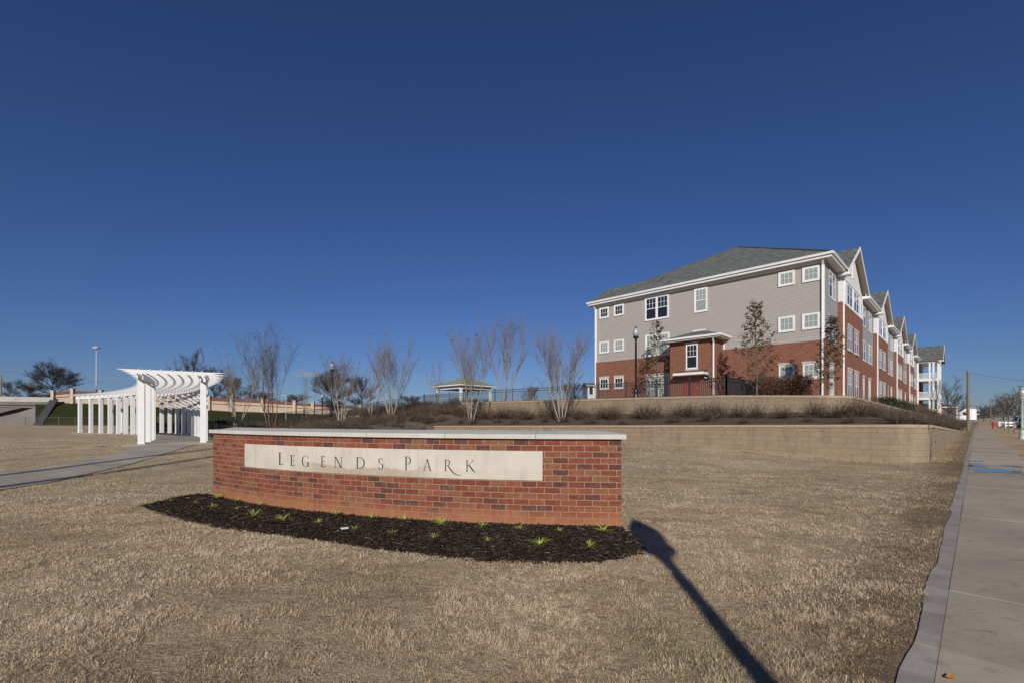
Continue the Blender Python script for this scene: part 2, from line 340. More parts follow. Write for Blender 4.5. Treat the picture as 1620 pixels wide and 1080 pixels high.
t.color(c); t.bump(t.math('ADD', t.math('MULTIPLY', fine, .5), t.math('MULTIPLY', t.noise(7, 5, co, .7), 1.0)), 1.0, .06); M['lawn'] = t.m
t = NT('dry_grass_blades', .8, .15); a = t.n('ShaderNodeAttribute', attribute_name='tint').outputs['Fac']
t.color(t.ramp(a, (0, (.115, .072, .038)), (.25, (.39, .276, .164)), (.55, (.66, .505, .338)), (.85, (.74, .595, .42)), (.93, (.76, .63, .455)), (1, (.17, .21, .055)))); M['blade'] = t.m
t = NT('bank_mulch', .95, .1); co = t.geo(); t.color(t.ramp(t.noise(3, 7, co, .75), (.3, (.075, .055, .042)), (.7, (.20, .15, .11)))); t.bump(t.noise(14, 6, co, .7), 1, .06); M['bank'] = t.m
t = NT('dark_mulch', .95, .12); co = t.geo(); t.color(t.ramp(t.noise(60, 5, co, .75), (.3, (.022, .016, .012)), (.7, (.085, .060, .044)))); t.bump(t.noise(45, 5, co, .75), 1, .03); M['mulch'] = t.m
t = NT('mulch_chips', .85, .2); a = t.n('ShaderNodeAttribute', attribute_name='tint').outputs['Fac']; t.color(t.ramp(a, (0, (.016, .012, .010)), (.45, (.06, .042, .031)), (.75, (.135, .095, .068)), (.9, (.24, .18, .13)), (1, (.44, .35, .26)))); M['chip'] = t.m
t = NT('lily_leaves', .5, .35); a = t.n('ShaderNodeAttribute', attribute_name='tint').outputs['Fac']; t.color(t.ramp(a, (0, (.20, .25, .045)), (.6, (.36, .45, .085)), (.9, (.52, .58, .16)), (1, (.55, .45, .22)))); M['lily'] = t.m
t = NT('embankment_grass', .95, .1); co = t.geo(); t.color(t.ramp(t.noise(.35, 7, co, .7), (.3, (.020, .026, .006)), (.5, (.038, .046, .011)), (.8, (.075, .066, .026)))); t.bump(t.noise(3, 6, co, .7), .8, .2); M['green'] = t.m
# bark, twigs, leaves
def bark(name, a, b, sc=9): 
    t = NT(name, .9, .12); co = t.geo(); t.color(t.ramp(t.noise(sc, 6, co, .7), (.3, a), (.7, b))); t.bump(t.noise(25, 5, co), .5, .01); return t.m
M['palebark'] = bark('pale_smooth_bark', (.22, .18, .145), (.44, .385, .33)); M['paletwig'] = bark('grey_tan_twigs', (.15, .118, .098), (.27, .222, .19)); M['redbark'] = bark('rust_brown_bark', (.17, .10, .065), (.28, .18, .12))
M['darkbark'] = bark('dark_bark', (.05, .042, .038), (.10, .085, .075)); M['darktwig'] = bark('dark_twigs', (.055, .045, .042), (.105, .088, .08)); M['midtwig'] = bark('grey_twigs', (.09, .075, .068), (.16, .14, .125))
M['pod'] = bark('seed_pods', (.03, .022, .018), (.07, .05, .04)); M['oakbark'] = bark('grey_brown_bark', (.11, .09, .07), (.2, .17, .14))
def leafmat(name, *st):
    t = NT(name, .6, .3); a = t.n('ShaderNodeAttribute', attribute_name='tint').outputs['Fac']; t.color(t.ramp(a, *st)); return t.m
M['brownleaf'] = leafmat('winter_leaves', (0, (.05, .036, .020)), (.4, (.125, .082, .040)), (.7, (.17, .130, .055)), (.85, (.115, .115, .04)), (1, (.30, .22, .13)))
M['shrubtwig'] = leafmat('dry_shrub_twigs', (0, (.04, .028, .02)), (.5, (.095, .067, .048)), (.8, (.17, .125, .09)), (1, (.32, .245, .175)))
M['hedgeleaf'] = leafmat('russet_hedge_leaves', (0, (.04, .022, .016)), (.6, (.105, .052, .036)), (1, (.17, .10, .06)))
M['evergreen'] = leafmat('evergreen_leaves', (0, (.012, .018, .008)), (.6, (.028, .042, .014)), (1, (.07, .085, .03)))
# ================================================================== TERRAIN
KS, KU = 20.47, 26.9                     # street coordinate of the lower and the upper retaining wall
LOW_R, UP_R = -1.10, -4.30               # how far right of the camera line their street returns run
def low_top(s, r): return np.where(r < LOW_R-.01, 1.30-.0132*np.clip(LOW_R-r, 0, 28), 1.30)-np.clip(s-KS, 0, 43)*.0243
def up_top(s, r):
    k = np.clip(UP_R-r, 0, 30); return 2.60+.17*np.minimum(1, k/6)+.2*k/29.5-np.clip(s-KU, 0, 70)*.0150*S3((r+9)/4.5)
def ground(x, y):                          # lawn, street side
    s, r = to_sr(x, y)
    z = .27*S3((y-9)/12)*S3((-1.5-r)/9)*(1-.75*S3((y-30)/18))
    z = z+.05*(fbm(x*.25, y*.25)-.5)*S3((-.6-r)/2.0)*S3((y-2)/3)
    return z+.021*S3((r+1.3)/.9)
def hill(s, r):
    s = np.asarray(s, float); r = np.asarray(r, float)
    cs, cr = s-KS, LOW_R-r; rnd = np.where((cs < 1.0) & (cr < 1.0), 1-np.hypot(1-cs, 1-cr), np.minimum(cs, cr)); cs2, cr2 = s-KU, UP_R-r; rnd2 = np.where((cs2 < 1.2) & (cr2 < 1.2), 1.2-np.hypot(1.2-cs2, 1.2-cr2), np.minimum(cs2, cr2))
    t = np.minimum((s-KS-.15)/6.3, (LOW_R-.1-r)/3.2); lt = low_top(s, r)-.05
    bench = lt+np.clip(t, 0, 1)*np.maximum(1.82-.011*np.clip(s-KU, 0, 60)-lt, .1)
    top = up_top(s, r)-.03; top = top+(2.80-top)*S3(np.minimum((s-KU)/7, (UP_R-r)/3.0))*S3((r+30)/6)
    front = np.where(rnd2 > .12, top, bench)
    tb = np.clip((s-8)/22, 0, 1); bank = .28+2.75*tb**1.5
    edge = np.where(s < 29, -48., -60.); bank = .1+(bank-.1)*(1-S3((edge-r)/13))
    wl = S3((-29.2-r)/4.6); wl = np.where(s > KU, S3((-33.0-r)/3.0), wl)
    z = np.where(s > KS+.1, front*(1-wl)+bank*wl, bank*S3((-27.5-r)/5.5)-.35*(1-S3((-27.5-r)/5.5)))
    z = np.where((r > -3) & (s < KS+3) & (rnd < .08), -.4, z); z = np.where((s > KS+.1) & (r > LOW_R-.05), -.4, z)
    z = z*(1-S3((s-95)/60))-.2*S3((s-95)/60)
    return z+.05*(fbm(s*.6, r*.6)-.5)
def terr(x, y):
    s, r = to_sr(x, y); h = float(hill(s, r)); g = float(ground(np.float64(x), np.float64(y)))
    return max(h, g) if (s > 6) else g
def on(px, Y, dz=0):                       # ground point in the photo column px at distance Y
    x = (px-810)/F*Y; return Vector((x, Y, terr(x, Y)+dz))
def on_s(px, s, dz=0):                     # ground point in the photo column px at street coordinate s
    m = (px-810)/F; return on(px, s/(m*E1[0]+E1[1]), dz)
def pix(px, py, z=0.0):                    # ground point under a photo pixel
    x = y = 0
    for _ in range(12):
        Y = (CH-z)*F/(py-HZ); x = (px-810)/F*Y; z = float(ground(x, Y))
    return x, Y, z
def grid(name, us, vs, fn, mat, keep=None):
    U, V = np.meshgrid(us, vs); P = fn(U, V); nx, ny = len(us), len(vs); i = np.arange(nx*ny).reshape(ny, nx)
    q = np.stack([i[:-1,:-1], i[:-1,1:], i[1:,1:], i[1:,:-1]], -1).reshape(-1, 4)
    if keep is not None: q = q[keep(P.reshape(-1, 3)[q])]
    return np_mesh(name, P.reshape(-1, 3), 4, q, mat, smooth=True)
ax = np.concatenate([[-2500,-1200,-600,-300,-180,-120,-90,-70], np.arange(-58, 48, .6), [50,60,80,110,160,240,400,700,1400,2500]])
ay = np.concatenate([[-300,-120,-60,-30,-15], np.arange(-8, 30, .5), np.arange(30, 70, 1.0), [72,80,90,105,130,170,230,320,500,900,1600,3000]])
o = obj('ground', grid('ground', ax, ay, lambda U, V: np.stack([U, V, ground(U, V)], -1), M['lawn'])); tag(o, kind='structure')
def hp(U, V):
    Z = hill(U, V); x = U*E1[0]+V*E2[0]; y = U*E1[1]+V*E2[1]; return np.stack([x, y, Z], -1)
su = np.concatenate([np.arange(6, 20.4, .6), [20.5, 20.62], np.arange(20.8, 26.9, .3), [27.0, 27.05], np.arange(27.4, 46, .5), np.arange(46, 130, 2.0)])
rv = np.concatenate([np.arange(-76, -44, 1.0), np.arange(-44, -4.5, .5), [-4.45, -4.40], np.arange(-4.2, -1.3, .2), [-1.25, -1.19, -1.12, -.95]])
hillo = obj('terraced_hillside', grid('hillside', su, rv, hp, M['bank'], lambda q: (q[:, :, 2].max(1) > -.3) )); tag(hillo, kind='structure')
# upper lawn round the building: dry turf laid over the hill top
up = grid('upper_lawn', np.concatenate([np.arange(27.15, 46, .5), np.arange(46, 110, 2.0)]), np.concatenate([np.arange(-33, -4.6, .6), [-4.55]]),
          lambda U, V: hp(U, V)+np.array([0, 0, .03]), M['lawn']); tag(obj('upper_lawn', up), kind='structure')
# ------------------------------------------------------------------ pavement
def strip_sr(name, s0, s1, r0, r1, z0, z1, mat, kind='structure'):
    m = MB(); a = [sr(s0, r0), sr(s1, r0), sr(s1, r1), sr(s0, r1)]; m.prism(a, z0, z1); o = m.build(name, mat); tag(o, kind=kind); return o
WL, WR = -.30, 1.14
m = MB(); slab = 1.43; s = -6.0
while s < 200:
    e = min(s+slab, 200); m.prism([sr(s+.003, WL+.135), sr(e-.003, WL+.135), sr(e-.003, WR), sr(s+.003, WR)], -.1, .030+.002*math.sin(s*7.3)); s = e
tag(m.build('sidewalk', M['walk']), kind='structure')
m = MB(); s = -6.0
while s < 200:
    e = min(s+slab, 200); n = 6
    for k in range(n):
        a, b = s+(e-s)*k/n, s+(e-s)*(k+1)/n; ra, rb = WL+.05*(vnoise(a*1.7, 3.1)-.5), WL+.05*(vnoise(b*1.7, 3.1)-.5)
        g0 = .004 if k == 0 else 0; g1_ = .004 if k == n-1 else 0
        m.prism([sr(a+g0, ra), sr(b-g1_, rb), sr(b-g1_, WL+.132), sr(a+g0, WL+.132)], -.1, .0275+.0015*math.sin(s*5.1))
    s = e
tag(m.build('pavement_edge_strip', M['walk_edge']), kind='structure')
strip_sr('pavement_joints', -6, 200, WL+.03, WR-.01, -.1, .0235, M['joint'])
strip_sr('kerb', -40, 300, 4.05, 4.20, -.1, .11, M['curb']); strip_sr('road', -60, 420, 4.205, 12.2, -.1, .010, M['asphalt']); strip_sr('kerb', -40, 300, 12.21, 12.36, -.1, .11, M['curb'])
# puddles standing in the low joints of the pavement
def puddle(s0, r0, hs, hr, seed):
    rng = np.random.default_rng(seed); n = 40; pts = []
    for k in range(n):
        a = 2*math.pi*k/n; q = 1+.30*math.sin(2*a+seed)+.22*math.sin(5*a+seed*2)+.15*math.sin(9*a+seed)+.06*rng.normal()
        pts.append(sr(s0+hs*q*math.cos(a), min(max(r0+hr*q*math.sin(a), WL+.02), WR-.03)))
    m = MB(); m.prism(pts, .0345, .0365); tag(m.build('puddle', M['puddle']), kind='structure')
puddle(18.7, .43, .55, .62, 1); puddle(17.95, .95, .22, .14, 8); puddle(20.3, .05, .28, .2, 2); puddle(20.9, .80, .30, .20, 3); puddle(22.6, .0, .3, .14, 5); puddle(21.3, -.02, .2, .12, 6)
# ------------------------------------------------------------------ curved concrete path to the pergola
def ribbon(name, L, Rr, mat, dz=.022, th=.12):
    m = MB(); n = len(L)
    for i in range(n-1):
        a, b, c, d = L[i], L[i+1], Rr[i+1], Rr[i]
        V = [(p[0], p[1], p[2]+dz) for p in (a, b, c, d)]; m.add(V+[(v[0], v[1], v[2]-th) for v in V], [(0,3,2,1) if False else (0,1,2,3), (7,6,5,4), (0,4,5,1), (1,5,6,2), (2,6,7,3), (3,7,4,0)])
    tag(m.build(name, mat), kind='structure')
def densify(pts, n):
    pts = np.array(pts); d = np.concatenate([[0], np.cumsum(np.hypot(*np.diff(pts[:, :2], axis=0).T))]); q = np.linspace(0, d[-1], n)
    out = []
    for v in q:
        i = min(np.searchsorted(d, v, 'right')-1, len(d)-2); t = (v-d[i])/max(d[i+1]-d[i], 1e-6); x, y = pts[i, :2]*(1-t)+pts[i+1, :2]*t; out.append((x, y, float(ground(x, y))))
    return out
pa = [pix(-260, 765), pix(-100, 755), pix(0, 745), pix(65, 739.5), pix(140, 725.5), pix(190, 715), pix(236, 703.5)]
pb = [pix(-260, 830), pix(-100, 800), pix(0, 775), pix(75, 764), pix(155, 746), pix(212, 732.5), pix(262, 717.5), pix(312, 702.5)]
PL, PRR = densify(pa, 40), densify(pb, 40); ribbon('path', PL, PRR, M['path'])
# ------------------------------------------------------------------ pergola line (plan curve, 16 bays)
PG = (-17.407, 21.68, 30.93, 33.13, -7.55, 7.62, 2.160, 16, 2.42)
def pg_curve(off, ext0=0.0, ext1=0.0, n=200):
    x0, y0, a0, b, c, e, d, N, w = PG; L = d*(N-1); S = np.linspace(-ext0, L+ext1, n); t = S/L
    a = np.radians(a0+b*t+c*t**2+e*t**3); ds = np.diff(S)
    x = np.concatenate([[0], np.cumsum(-np.sin((a[1:]+a[:-1])/2)*ds)]); y = np.concatenate([[0], np.cumsum(np.cos((a[1:]+a[:-1])/2)*ds)])
    i0 = np.interp(0, S, np.arange(n)); x -= np.interp(i0, np.arange(n), x); y -= np.interp(i0, np.arange(n), y)
    return S, x0+x+off*np.cos(a), y0+y+off*np.sin(a), a
S_, lx, ly, la = pg_curve(-.55, .9, .6, 60); S_, rx, ry, ra_ = pg_curve(2.42+.55, .9, .6, 60)
PZ = .22
gz = lambda x, y: float(ground(x, y))
ribbon('pergola_pavement', [(x, y, gz(x, y)+.01) for x, y in zip(lx, ly)], [(x, y, gz(x, y)+.01) for x, y in zip(rx, ry)], M['path'], .022)
# ------------------------------------------------------------------ planting bed and sign plan curve
SG_R = np.array([1.46, 6.16]); SG_L = np.array([-5.70, 8.80]); SG_SAG = .58
_ch = SG_L-SG_R; SG_C = np.hypot(*_ch); SG_RAD = (SG_C**2/4+SG_SAG**2)/(2*SG_SAG); _u = _ch/SG_C; _nn = np.array([-_u[1], _u[0]]);
if _nn[1] > 0: _nn = -_nn                  # bulges towards the camera
SG_CEN = (SG_R+SG_L)/2+_nn*(SG_SAG-SG_RAD); SG_TH = math.asin(SG_C/2/SG_RAD); SG_LEN = 2*SG_TH*SG_RAD
def sign_pt(u, off=0.0):                   # u metres from the right end, off = outwards from the front face
    a = -SG_TH+u/SG_RAD; d = _nn*math.cos(a)+_u*math.sin(a); p = SG_CEN+d*(SG_RAD+off); return p[0], p[1], d
bed_front = [(225,801),(272,815.6),(339,833.7),(401,842),(495,853),(557,862),(614,871),(687,880),(750,886),(827,891),(879,892),(931,889.5),(978,884),(1009,878),(1018,872)]
bed = [pix(*p)[:2] for p in bed_front]+[pix(1008, 860)[:2], pix(990, 845)[:2]]+[sign_pt(u, -.1)[:2] for u in np.linspace(0, SG_LEN, 24)]+[pix(318, 782.5)[:2], pix(270, 790)[:2]]
bed = np.array(bed)
def inside(poly, x, y):
    x = np.asarray(x); y = np.asarray(y); c = np.zeros(x.shape, bool); j = len(poly)-1
    for i in range(len(poly)):
        xi, yi = poly[i]; xj, yj = poly[j]; cr = ((yi > y) != (yj > y)) & (x < (xj-xi)*(y-yi)/(yj-yi+1e-12)+xi); c ^= cr; j = i
    return c
def edge_dist(poly, x, y):
    d = np.full(np.shape(x), 1e9)
    for i in range(len(poly)):
        a = poly[i]; b = poly[(i+1) % len(poly)]; ab = b-a; t = np.clip(((x-a[0])*ab[0]+(y-a[1])*ab[1])/(ab@ab+1e-9), 0, 1); d = np.minimum(d, np.hypot(x-a[0]-ab[0]*t, y-a[1]-ab[1]*t))
    return d
def bed_z(x, y): return ground(x, y)+.012+.055*S3(edge_dist(bed, x, y)/.35)+.02*(fbm(x*5, y*5)-.5)
gx = np.arange(-6.3, 2.3, .06); gy = np.arange(4.6, 9.6, .06)
def kept(q):
    return inside(bed, q[:, :, 0], q[:, :, 1]).any(1)
def bedfn(U, V): ins = inside(bed, U, V); return np.stack([U, V, np.where(ins, bed_z(U, V), ground(U, V)-.02)], -1)
tag(obj('mulch_bed', grid('mulch_bed', gx, gy, bedfn, M['mulch'], kept)), kind='structure')
rng = np.random.default_rng(11)
def chips(n):
    x = rng.uniform(-6.3, 2.2, n*3); y = rng.uniform(4.7, 9.5, n*3); ins = inside(bed, x, y); k = ins | ((edge_dist(bed, x, y) < np.abs(rng.normal(0, .035, len(x)))) & (rng.random(len(x)) < .5)); x, y = x[k][:n], y[k][:n]; n = len(x)
    L = rng.uniform(.012, .05, n)*rng.choice([1, 1, 1.6], n); w = rng.uniform(.003, .009, n); a = rng.uniform(0, math.pi*2, n); p = rng.normal(0, .28, n); z = bed_z(x, y)+rng.uniform(0, .02, n)
    d = np.stack([np.cos(a)*np.cos(p), np.sin(a)*np.cos(p), np.sin(p)], 1); s_ = np.stack([-np.sin(a), np.cos(a), rng.normal(0, .35, n)], 1); u = np.stack([np.zeros(n), np.zeros(n), np.ones(n)], 1)
    c = np.stack([x, y, z], 1); L = L[:, None]; w = w[:, None]
    V = np.stack([c-d*L-s_*w, c-d*L+s_*w, c-d*L*.9+u*w*.9, c+d*L-s_*w*.7, c+d*L+s_*w*.7, c+d*L*.8+u*w*.9], 1)
    b = (np.arange(n)*6)[:, None, None]; fq = np.array([[0,3,5,2],[1,2,5,4],[0,1,4,3]])[None]+b
    tint = np.repeat(np.clip(rng.beta(1.3, 3, n)*1.05, 0, 1), 6)
    return np_mesh('mulch_chips', V.reshape(-1, 3), 4, fq, M['chip'], {'tint': tint})
tag(obj('mulch_chips', chips(26000)), kind='stuff')
# ------------------------------------------------------------------ dormant grass, real blades
def blades():
    xs = []; ys = []; hs = []
    for y0, y1, dens, sc in ((1.9, 3.6, 15000, .72), (3.6, 5.5, 9500, .8), (5.5, 8, 4800, .95), (8, 12, 1700, 1.25), (12, 18, 420, 1.7), (18, 27, 130, 2.4)):
        A = (y1-y0)*(y1+y0)*1.22; n = int(A*dens); y = np.sqrt(rng.uniform(y0*y0, y1*y1, n)); x = y*rng.uniform(-1.22, 1.22, n); xs.append(x); ys.append(y); hs.append(np.full(n, sc))
    x = np.concatenate(xs); y = np.concatenate(ys); sc = np.concatenate(hs); s, r = to_sr(x, y)
    k = (r < WL+.008+.09*(fbm(s*2.2, s*0+5.)-.5)*1.0) & ~((s > KS-.1) & (r < LOW_R)); k &= ~inside(bed, x, y) | (edge_dist(bed, x, y) < .02)
    sgp = np.array([sign_pt(u, .0)[:2] for u in np.linspace(0, SG_LEN, 24)]+[sign_pt(u, -.66)[:2] for u in np.linspace(SG_LEN, 0, 24)]); k &= ~inside(sgp, x, y)
    pth = np.array([p[:2] for p in PL]+[p[:2] for p in PRR[::-1]]); k &= ~inside(pth, x, y)
    pgp = np.array(list(zip(lx, ly))+list(zip(rx[::-1], ry[::-1]))); k &= ~inside(pgp, x, y)
    cl = fbm(x*13, y*13, 2); k &= (rng.random(len(x)) < .35+1.1*cl)       # tufts
    x, y, sc, r, s = x[k], y[k], sc[k], r[k], s[k]; n = len(x)
    patch = fbm(x*.55+9, y*.55+3, 4); st = fbm(x*.7+40, y*2.6, 3); cl = fbm(x*13, y*13, 2)
    tuft = S3((fbm(x*4.2+31, y*4.2+7, 3)-.30)/.42); h = rng.uniform(.011, .030, n)*(.45+.55*cl+.55*tuft)*(1+.5*(patch-.5))*np.where(sc > 1, np.sqrt(sc), 1)
    lean = fbm(x*9+70, y*9+20, 2)*math.pi*5+rng.normal(0, 1.3, n); tilt = np.clip(rng.normal(.95, .32, n), .1, 1.5)
    d = np.stack([np.cos(lean)*np.sin(tilt), np.sin(lean)*np.sin(tilt), np.cos(tilt)], 1); w = rng.uniform(.0010, .0023, n)*sc*1.1
    wa = lean+math.pi/2+rng.normal(0, .5, n); side = np.stack([np.cos(wa), np.sin(wa), np.zeros(n)], 1)*w[:, None]
    c = np.stack([x, y, ground(x, y)-.004+.012*tuft*S3((WL-.05-r)/.3)], 1); tip = c+d*(h*1.35)[:, None]; tip[:, 2] -= h*.22; mid = c+d*(h*.72)[:, None]; mid[:, 2] += h*.1
    V = np.stack([c-side, c+side, mid+side*.8, mid-side*.8, tip], 1); b = (np.arange(n)*5)[:, None, None]
    f = np.array([[0,1,2],[0,2,3],[3,2,4]])[None]+b
    tint = .49+.80*(patch-.5)+.38*(st-.5)+.36*(cl-.5)+.12*(tuft-.5)+rng.normal(0, .12, n)
    e = S3(1-(WL-r)/(.55+.5*fbm(s*.8, s*0+2.))); tint -= .34*e*(.6+.8*fbm(s*1.5, r*3.))
    tint = np.clip(tint, .02, .93)
    grn = np.exp(-(((x-1.05)/.42)**2+((y-2.95)/.55)**2)); grn = np.maximum(grn, .6*np.exp(-(((x+.45)/.10)**2+((y-4.45)/.12)**2))); g = rng.random(n) < grn*.55*(fbm(x*6, y*6, 2) > .42); tint[g] = rng.uniform(.96, 1, g.sum())
    g2 = (rng.random(n) < .006+.05*(fbm(x*.4+5, y*.4+88, 2) > .66)); tint[g2] = rng.uniform(.95, 1, g2.sum())
    return np_mesh('dry_grass', V.reshape(-1, 3), 3, f, M['blade'], {'tint': np.repeat(tint, 5)})
tag(obj('dry_grass', blades()), kind='stuff')
# ================================================================== RETAINING WALLS
def wall_line(name, label, pts, th, capth, group=None):
    """pts: (x, y, ztop, zbot) along the front face; thickness goes to the left of the travel direction"""
    P = np.array(pts, float); n = len(P); t = np.gradient(P[:, :2], axis=0); t /= np.linalg.norm(t, axis=1)[:, None]; nl = np.stack([-t[:, 1], t[:, 0]], 1)
    L = np.concatenate([[0], np.cumsum(np.hypot(*np.diff(P[:, :2], axis=0).T))]); root = thing(name, label, 'retaining wall', (P[0, 0], P[0, 1], P[0, 3]))
    off = Vector(root.location); F_ = P[:, :2]; B = P[:, :2]+nl*th
    V = []; 
    for i in range(n): V += [(*F_[i], P[i, 3]), (*F_[i], P[i, 2]-capth), (*B[i], P[i, 2]-capth), (*B[i], P[i, 3])]
    fs = []
    for i in range(n-1):
        a, b = i*4, i*4+4; fs += [(a, b, b+1, a+1), (a+1, b+1, b+2, a+2), (a+2, b+2, b+3, a+3)]
    fs += [(0, 1, 2, 3), tuple((n-1)*4+k for k in (3, 2, 1, 0))]
    m = MB(); m.add([Vector(v)-off for v in V], fs); me = m.mesh('block_face', M['block']); ul = me.uv_layers.new(name='UVMap')
    for p in me.polygons:
        for li in p.loop_indices:
            vi = me.loops[li].vertex_index; ul.data[li].uv = (L[vi//4]+(.3 if vi % 4 in (2, 3) else 0), V[vi][2])
    obj('block_face', me, root)
    m = MB(); ov = .035; V = []
    for i in range(n):
        f = F_[i]-nl[i]*ov; b = B[i]+nl[i]*.02; z = P[i, 2]
        V += [Vector((*f, z-capth))-off, Vector((*f, z))-off, Vector((*b, z))-off, Vector((*b, z-capth))-off]
    fs = []
    for i in range(n-1):
        a, b = i*4, i*4+4; fs += [(a, b, b+1, a+1), (a+1, b+1, b+2, a+2), (a+2, b+2, b+3, a+3), (a+3, b+3, b, a)]
    fs += [(0, 1, 2, 3), tuple((n-1)*4+k for k in (3, 2, 1, 0))]; m.add(V, fs); m.build('wall_cap', M['blockcap'], root); return root
def wall_pts(K, RC, rL, s_end, rad, top, bot, step=.8):
    pts = []
    for r in np.arange(rL, RC-rad, step): pts.append((K, r))
    for a in np.linspace(0, math.pi/2, 7): pts.append((K+rad-rad*math.cos(a), RC-rad+rad*math.sin(a)))
    for s in np.arange(K+rad+.6, s_end, 1.0): pts.append((s, RC))
    out = []
    for s, r in pts:
        x, y = sr(s, r); out.append((x, y, float(top(s, r)), bot))
    return out
lw = wall_line('retaining_wall', 'long tan block retaining wall at the foot of the slope, the lower of the two, bending along the sidewalk', wall_pts(KS, LOW_R, -29.0, 63, 1.0, lambda s, r: low_top(np.float64(s), np.float64(min(r, LOW_R-.02 if s < KS+.9 else r))), -.4), .30, .10)
uw = wall_line('retaining_wall', 'upper tan block retaining wall behind the brown shrubs, in front of the building', wall_pts(KU, UP_R, -33.8, 76, 1.2, lambda s, r: up_top(np.float64(s), np.float64(r)), .8), .30, .12)
# weep hole near the street corner
x, y = sr(23.6, LOW_R); m = MB(); d3 = Vector((E2[0], E2[1], 0)); c = Vector((x, y, .62))
m.tube([c-d3*.05, c+d3*.012], .055, 12); pipe = m.build('drain_pipe', M['black']); pipe.parent = lw; pipe.matrix_parent_inverse = Matrix.Translation(-Vector(lw.location))
# ================================================================== BRICK SIGN
sg = thing('brick_sign_wall', 'long low curved red brick sign wall with carved stone panel and pale coping', 'sign wall', (-1.9, 6.9, 0)); so_ = Vector(sg.location)
SZ = 1.222
def sign_solid(offs_front, off_back, z0, z1, u0, u1, n, mat, name, parent, uv=False):
    m = MB(); V = []
    for i in range(n+1):
        u = u0+(u1-u0)*i/n; f = sign_pt(u, offs_front); b = sign_pt(u, off_back)
        V += [Vector((f[0], f[1], z0))-so_, Vector((f[0], f[1], z1))-so_, Vector((b[0], b[1], z1))-so_, Vector((b[0], b[1], z0))-so_]
    fs = []
    for i in range(n):
        a, b = i*4, i*4+4; fs += [(a, a+1, b+1, b), (a+1, a+2, b+2, b+1), (a+2, a+3, b+3, b+2), (a+3, a, b, b+3)]
    fs += [(3, 2, 1, 0), tuple(n*4+k for k in (0, 1, 2, 3))]; m.add(V, fs); me = m.mesh(name, mat)
    if uv:
        ul = me.uv_layers.new(name='UVMap'); T = abs(off_back-offs_front)
        for p in me.polygons:
            end = p.index >= n*4; front = (not end) and p.index % 4 == 0
            for li in p.loop_indices:
                vi = me.loops[li].vertex_index; i = vi//4; k = vi % 4; u = u0+(u1-u0)*i/n; z = V[vi].z
                if end: ul.data[li].uv = (0 if k < 2 else T, z+.0050)
                else: ul.data[li].uv = (SG_LEN-u, z+.0050)
    return obj(name, me, parent)
sign_solid(0, -.60, -.15, SZ, 0, SG_LEN, 64, M['brick'], 'brick_face', sg, True)
def u_of(px):                              # arc length under a photo column
    m = (px-810)/F; lo, hi = -.3, SG_LEN+.3
    for _ in range(50):
        c = (lo+hi)/2; x, y, _d = sign_pt(c)
        if x/y > m: lo = c
        else: hi = c
    return lo
def z_of(px, py): x, y, _d = sign_pt(u_of(px)); return CH+(HZ-py)/F*y
# hipped stone coping in pieces with open joints
cj = [0]+[u_of(p) for p in (848, 706, 583, 478, 396)]+[SG_LEN]; OV = .055
m = MB()
for ci in range(len(cj)-1):
    u0, u1 = cj[ci]-(OV if ci == 0 else -.003), cj[ci+1]+(OV if ci == len(cj)-2 else -.003); n = 8; V = []; hips = []
    us = list(np.linspace(u0, u1, n+1))
    if ci == 0: us = [u0, u0+.27]+list(np.linspace(u0+.27, u1, n))[1:]
    if ci == len(cj)-2: us = list(np.linspace(u0, u1-.27, n))+[u1]
    n = len(us)-1
    for i, u in enumerate(us):
        end = (ci == 0 and i == 0) or (ci == len(cj)-2 and i == n); zr = .006 if end else .042
        for off, z in ((OV, 0), (OV, .062), (-.30, .062+zr), (-.60-OV, .062), (-.60-OV, 0)):
            p = sign_pt(u, off); V.append(Vector((p[0], p[1], SZ+.002+z))-so_)
    fs = []
    for i in range(n):
        a, b = i*5, i*5+5
        for k in range(5): fs.append((a+k, a+(k+1) % 5, b+(k+1) % 5, b+k))
    fs += [(4, 3, 2, 1, 0), tuple(n*5+k for k in range(5))]; m.add(V, fs)
m.build('coping', M['coping'], sg)
# dark mortar bed under the coping
# stone panel in three slabs
ua, ub = u_of(858.5), u_of(387.5); pz0, pz1 = SZ-.0813*7+.004, SZ-.0813*2-.003
panel = None; jt = [ua, u_of(662), u_of(501), ub]
m = MB()
for i in range(3):
    a, b = jt[i]+.0015, jt[i+1]-.0015; n = 12; V = []
    for k in range(n+1):
        u = a+(b-a)*k/n; f = sign_pt(u, .006); bb = sign_pt(u, -.05)
        V += [Vector((f[0], f[1], pz0))-so_, Vector((f[0], f[1], pz1))-so_, Vector((bb[0], bb[1], pz1))-so_, Vector((bb[0], bb[1], pz0))-so_]
    fs = []
    for k in range(n):
        p, q = k*4, k*4+4; fs += [(p, p+1, q+1, q), (p+1, p+2, q+2, q+1), (p+3, p, q, q+3)]
    fs += [(3, 2, 1, 0), tuple(n*4+k for k in (0, 1, 2, 3))]; m.add(V, fs)
panel = m.build('stone_panel', M['panel'], sg)
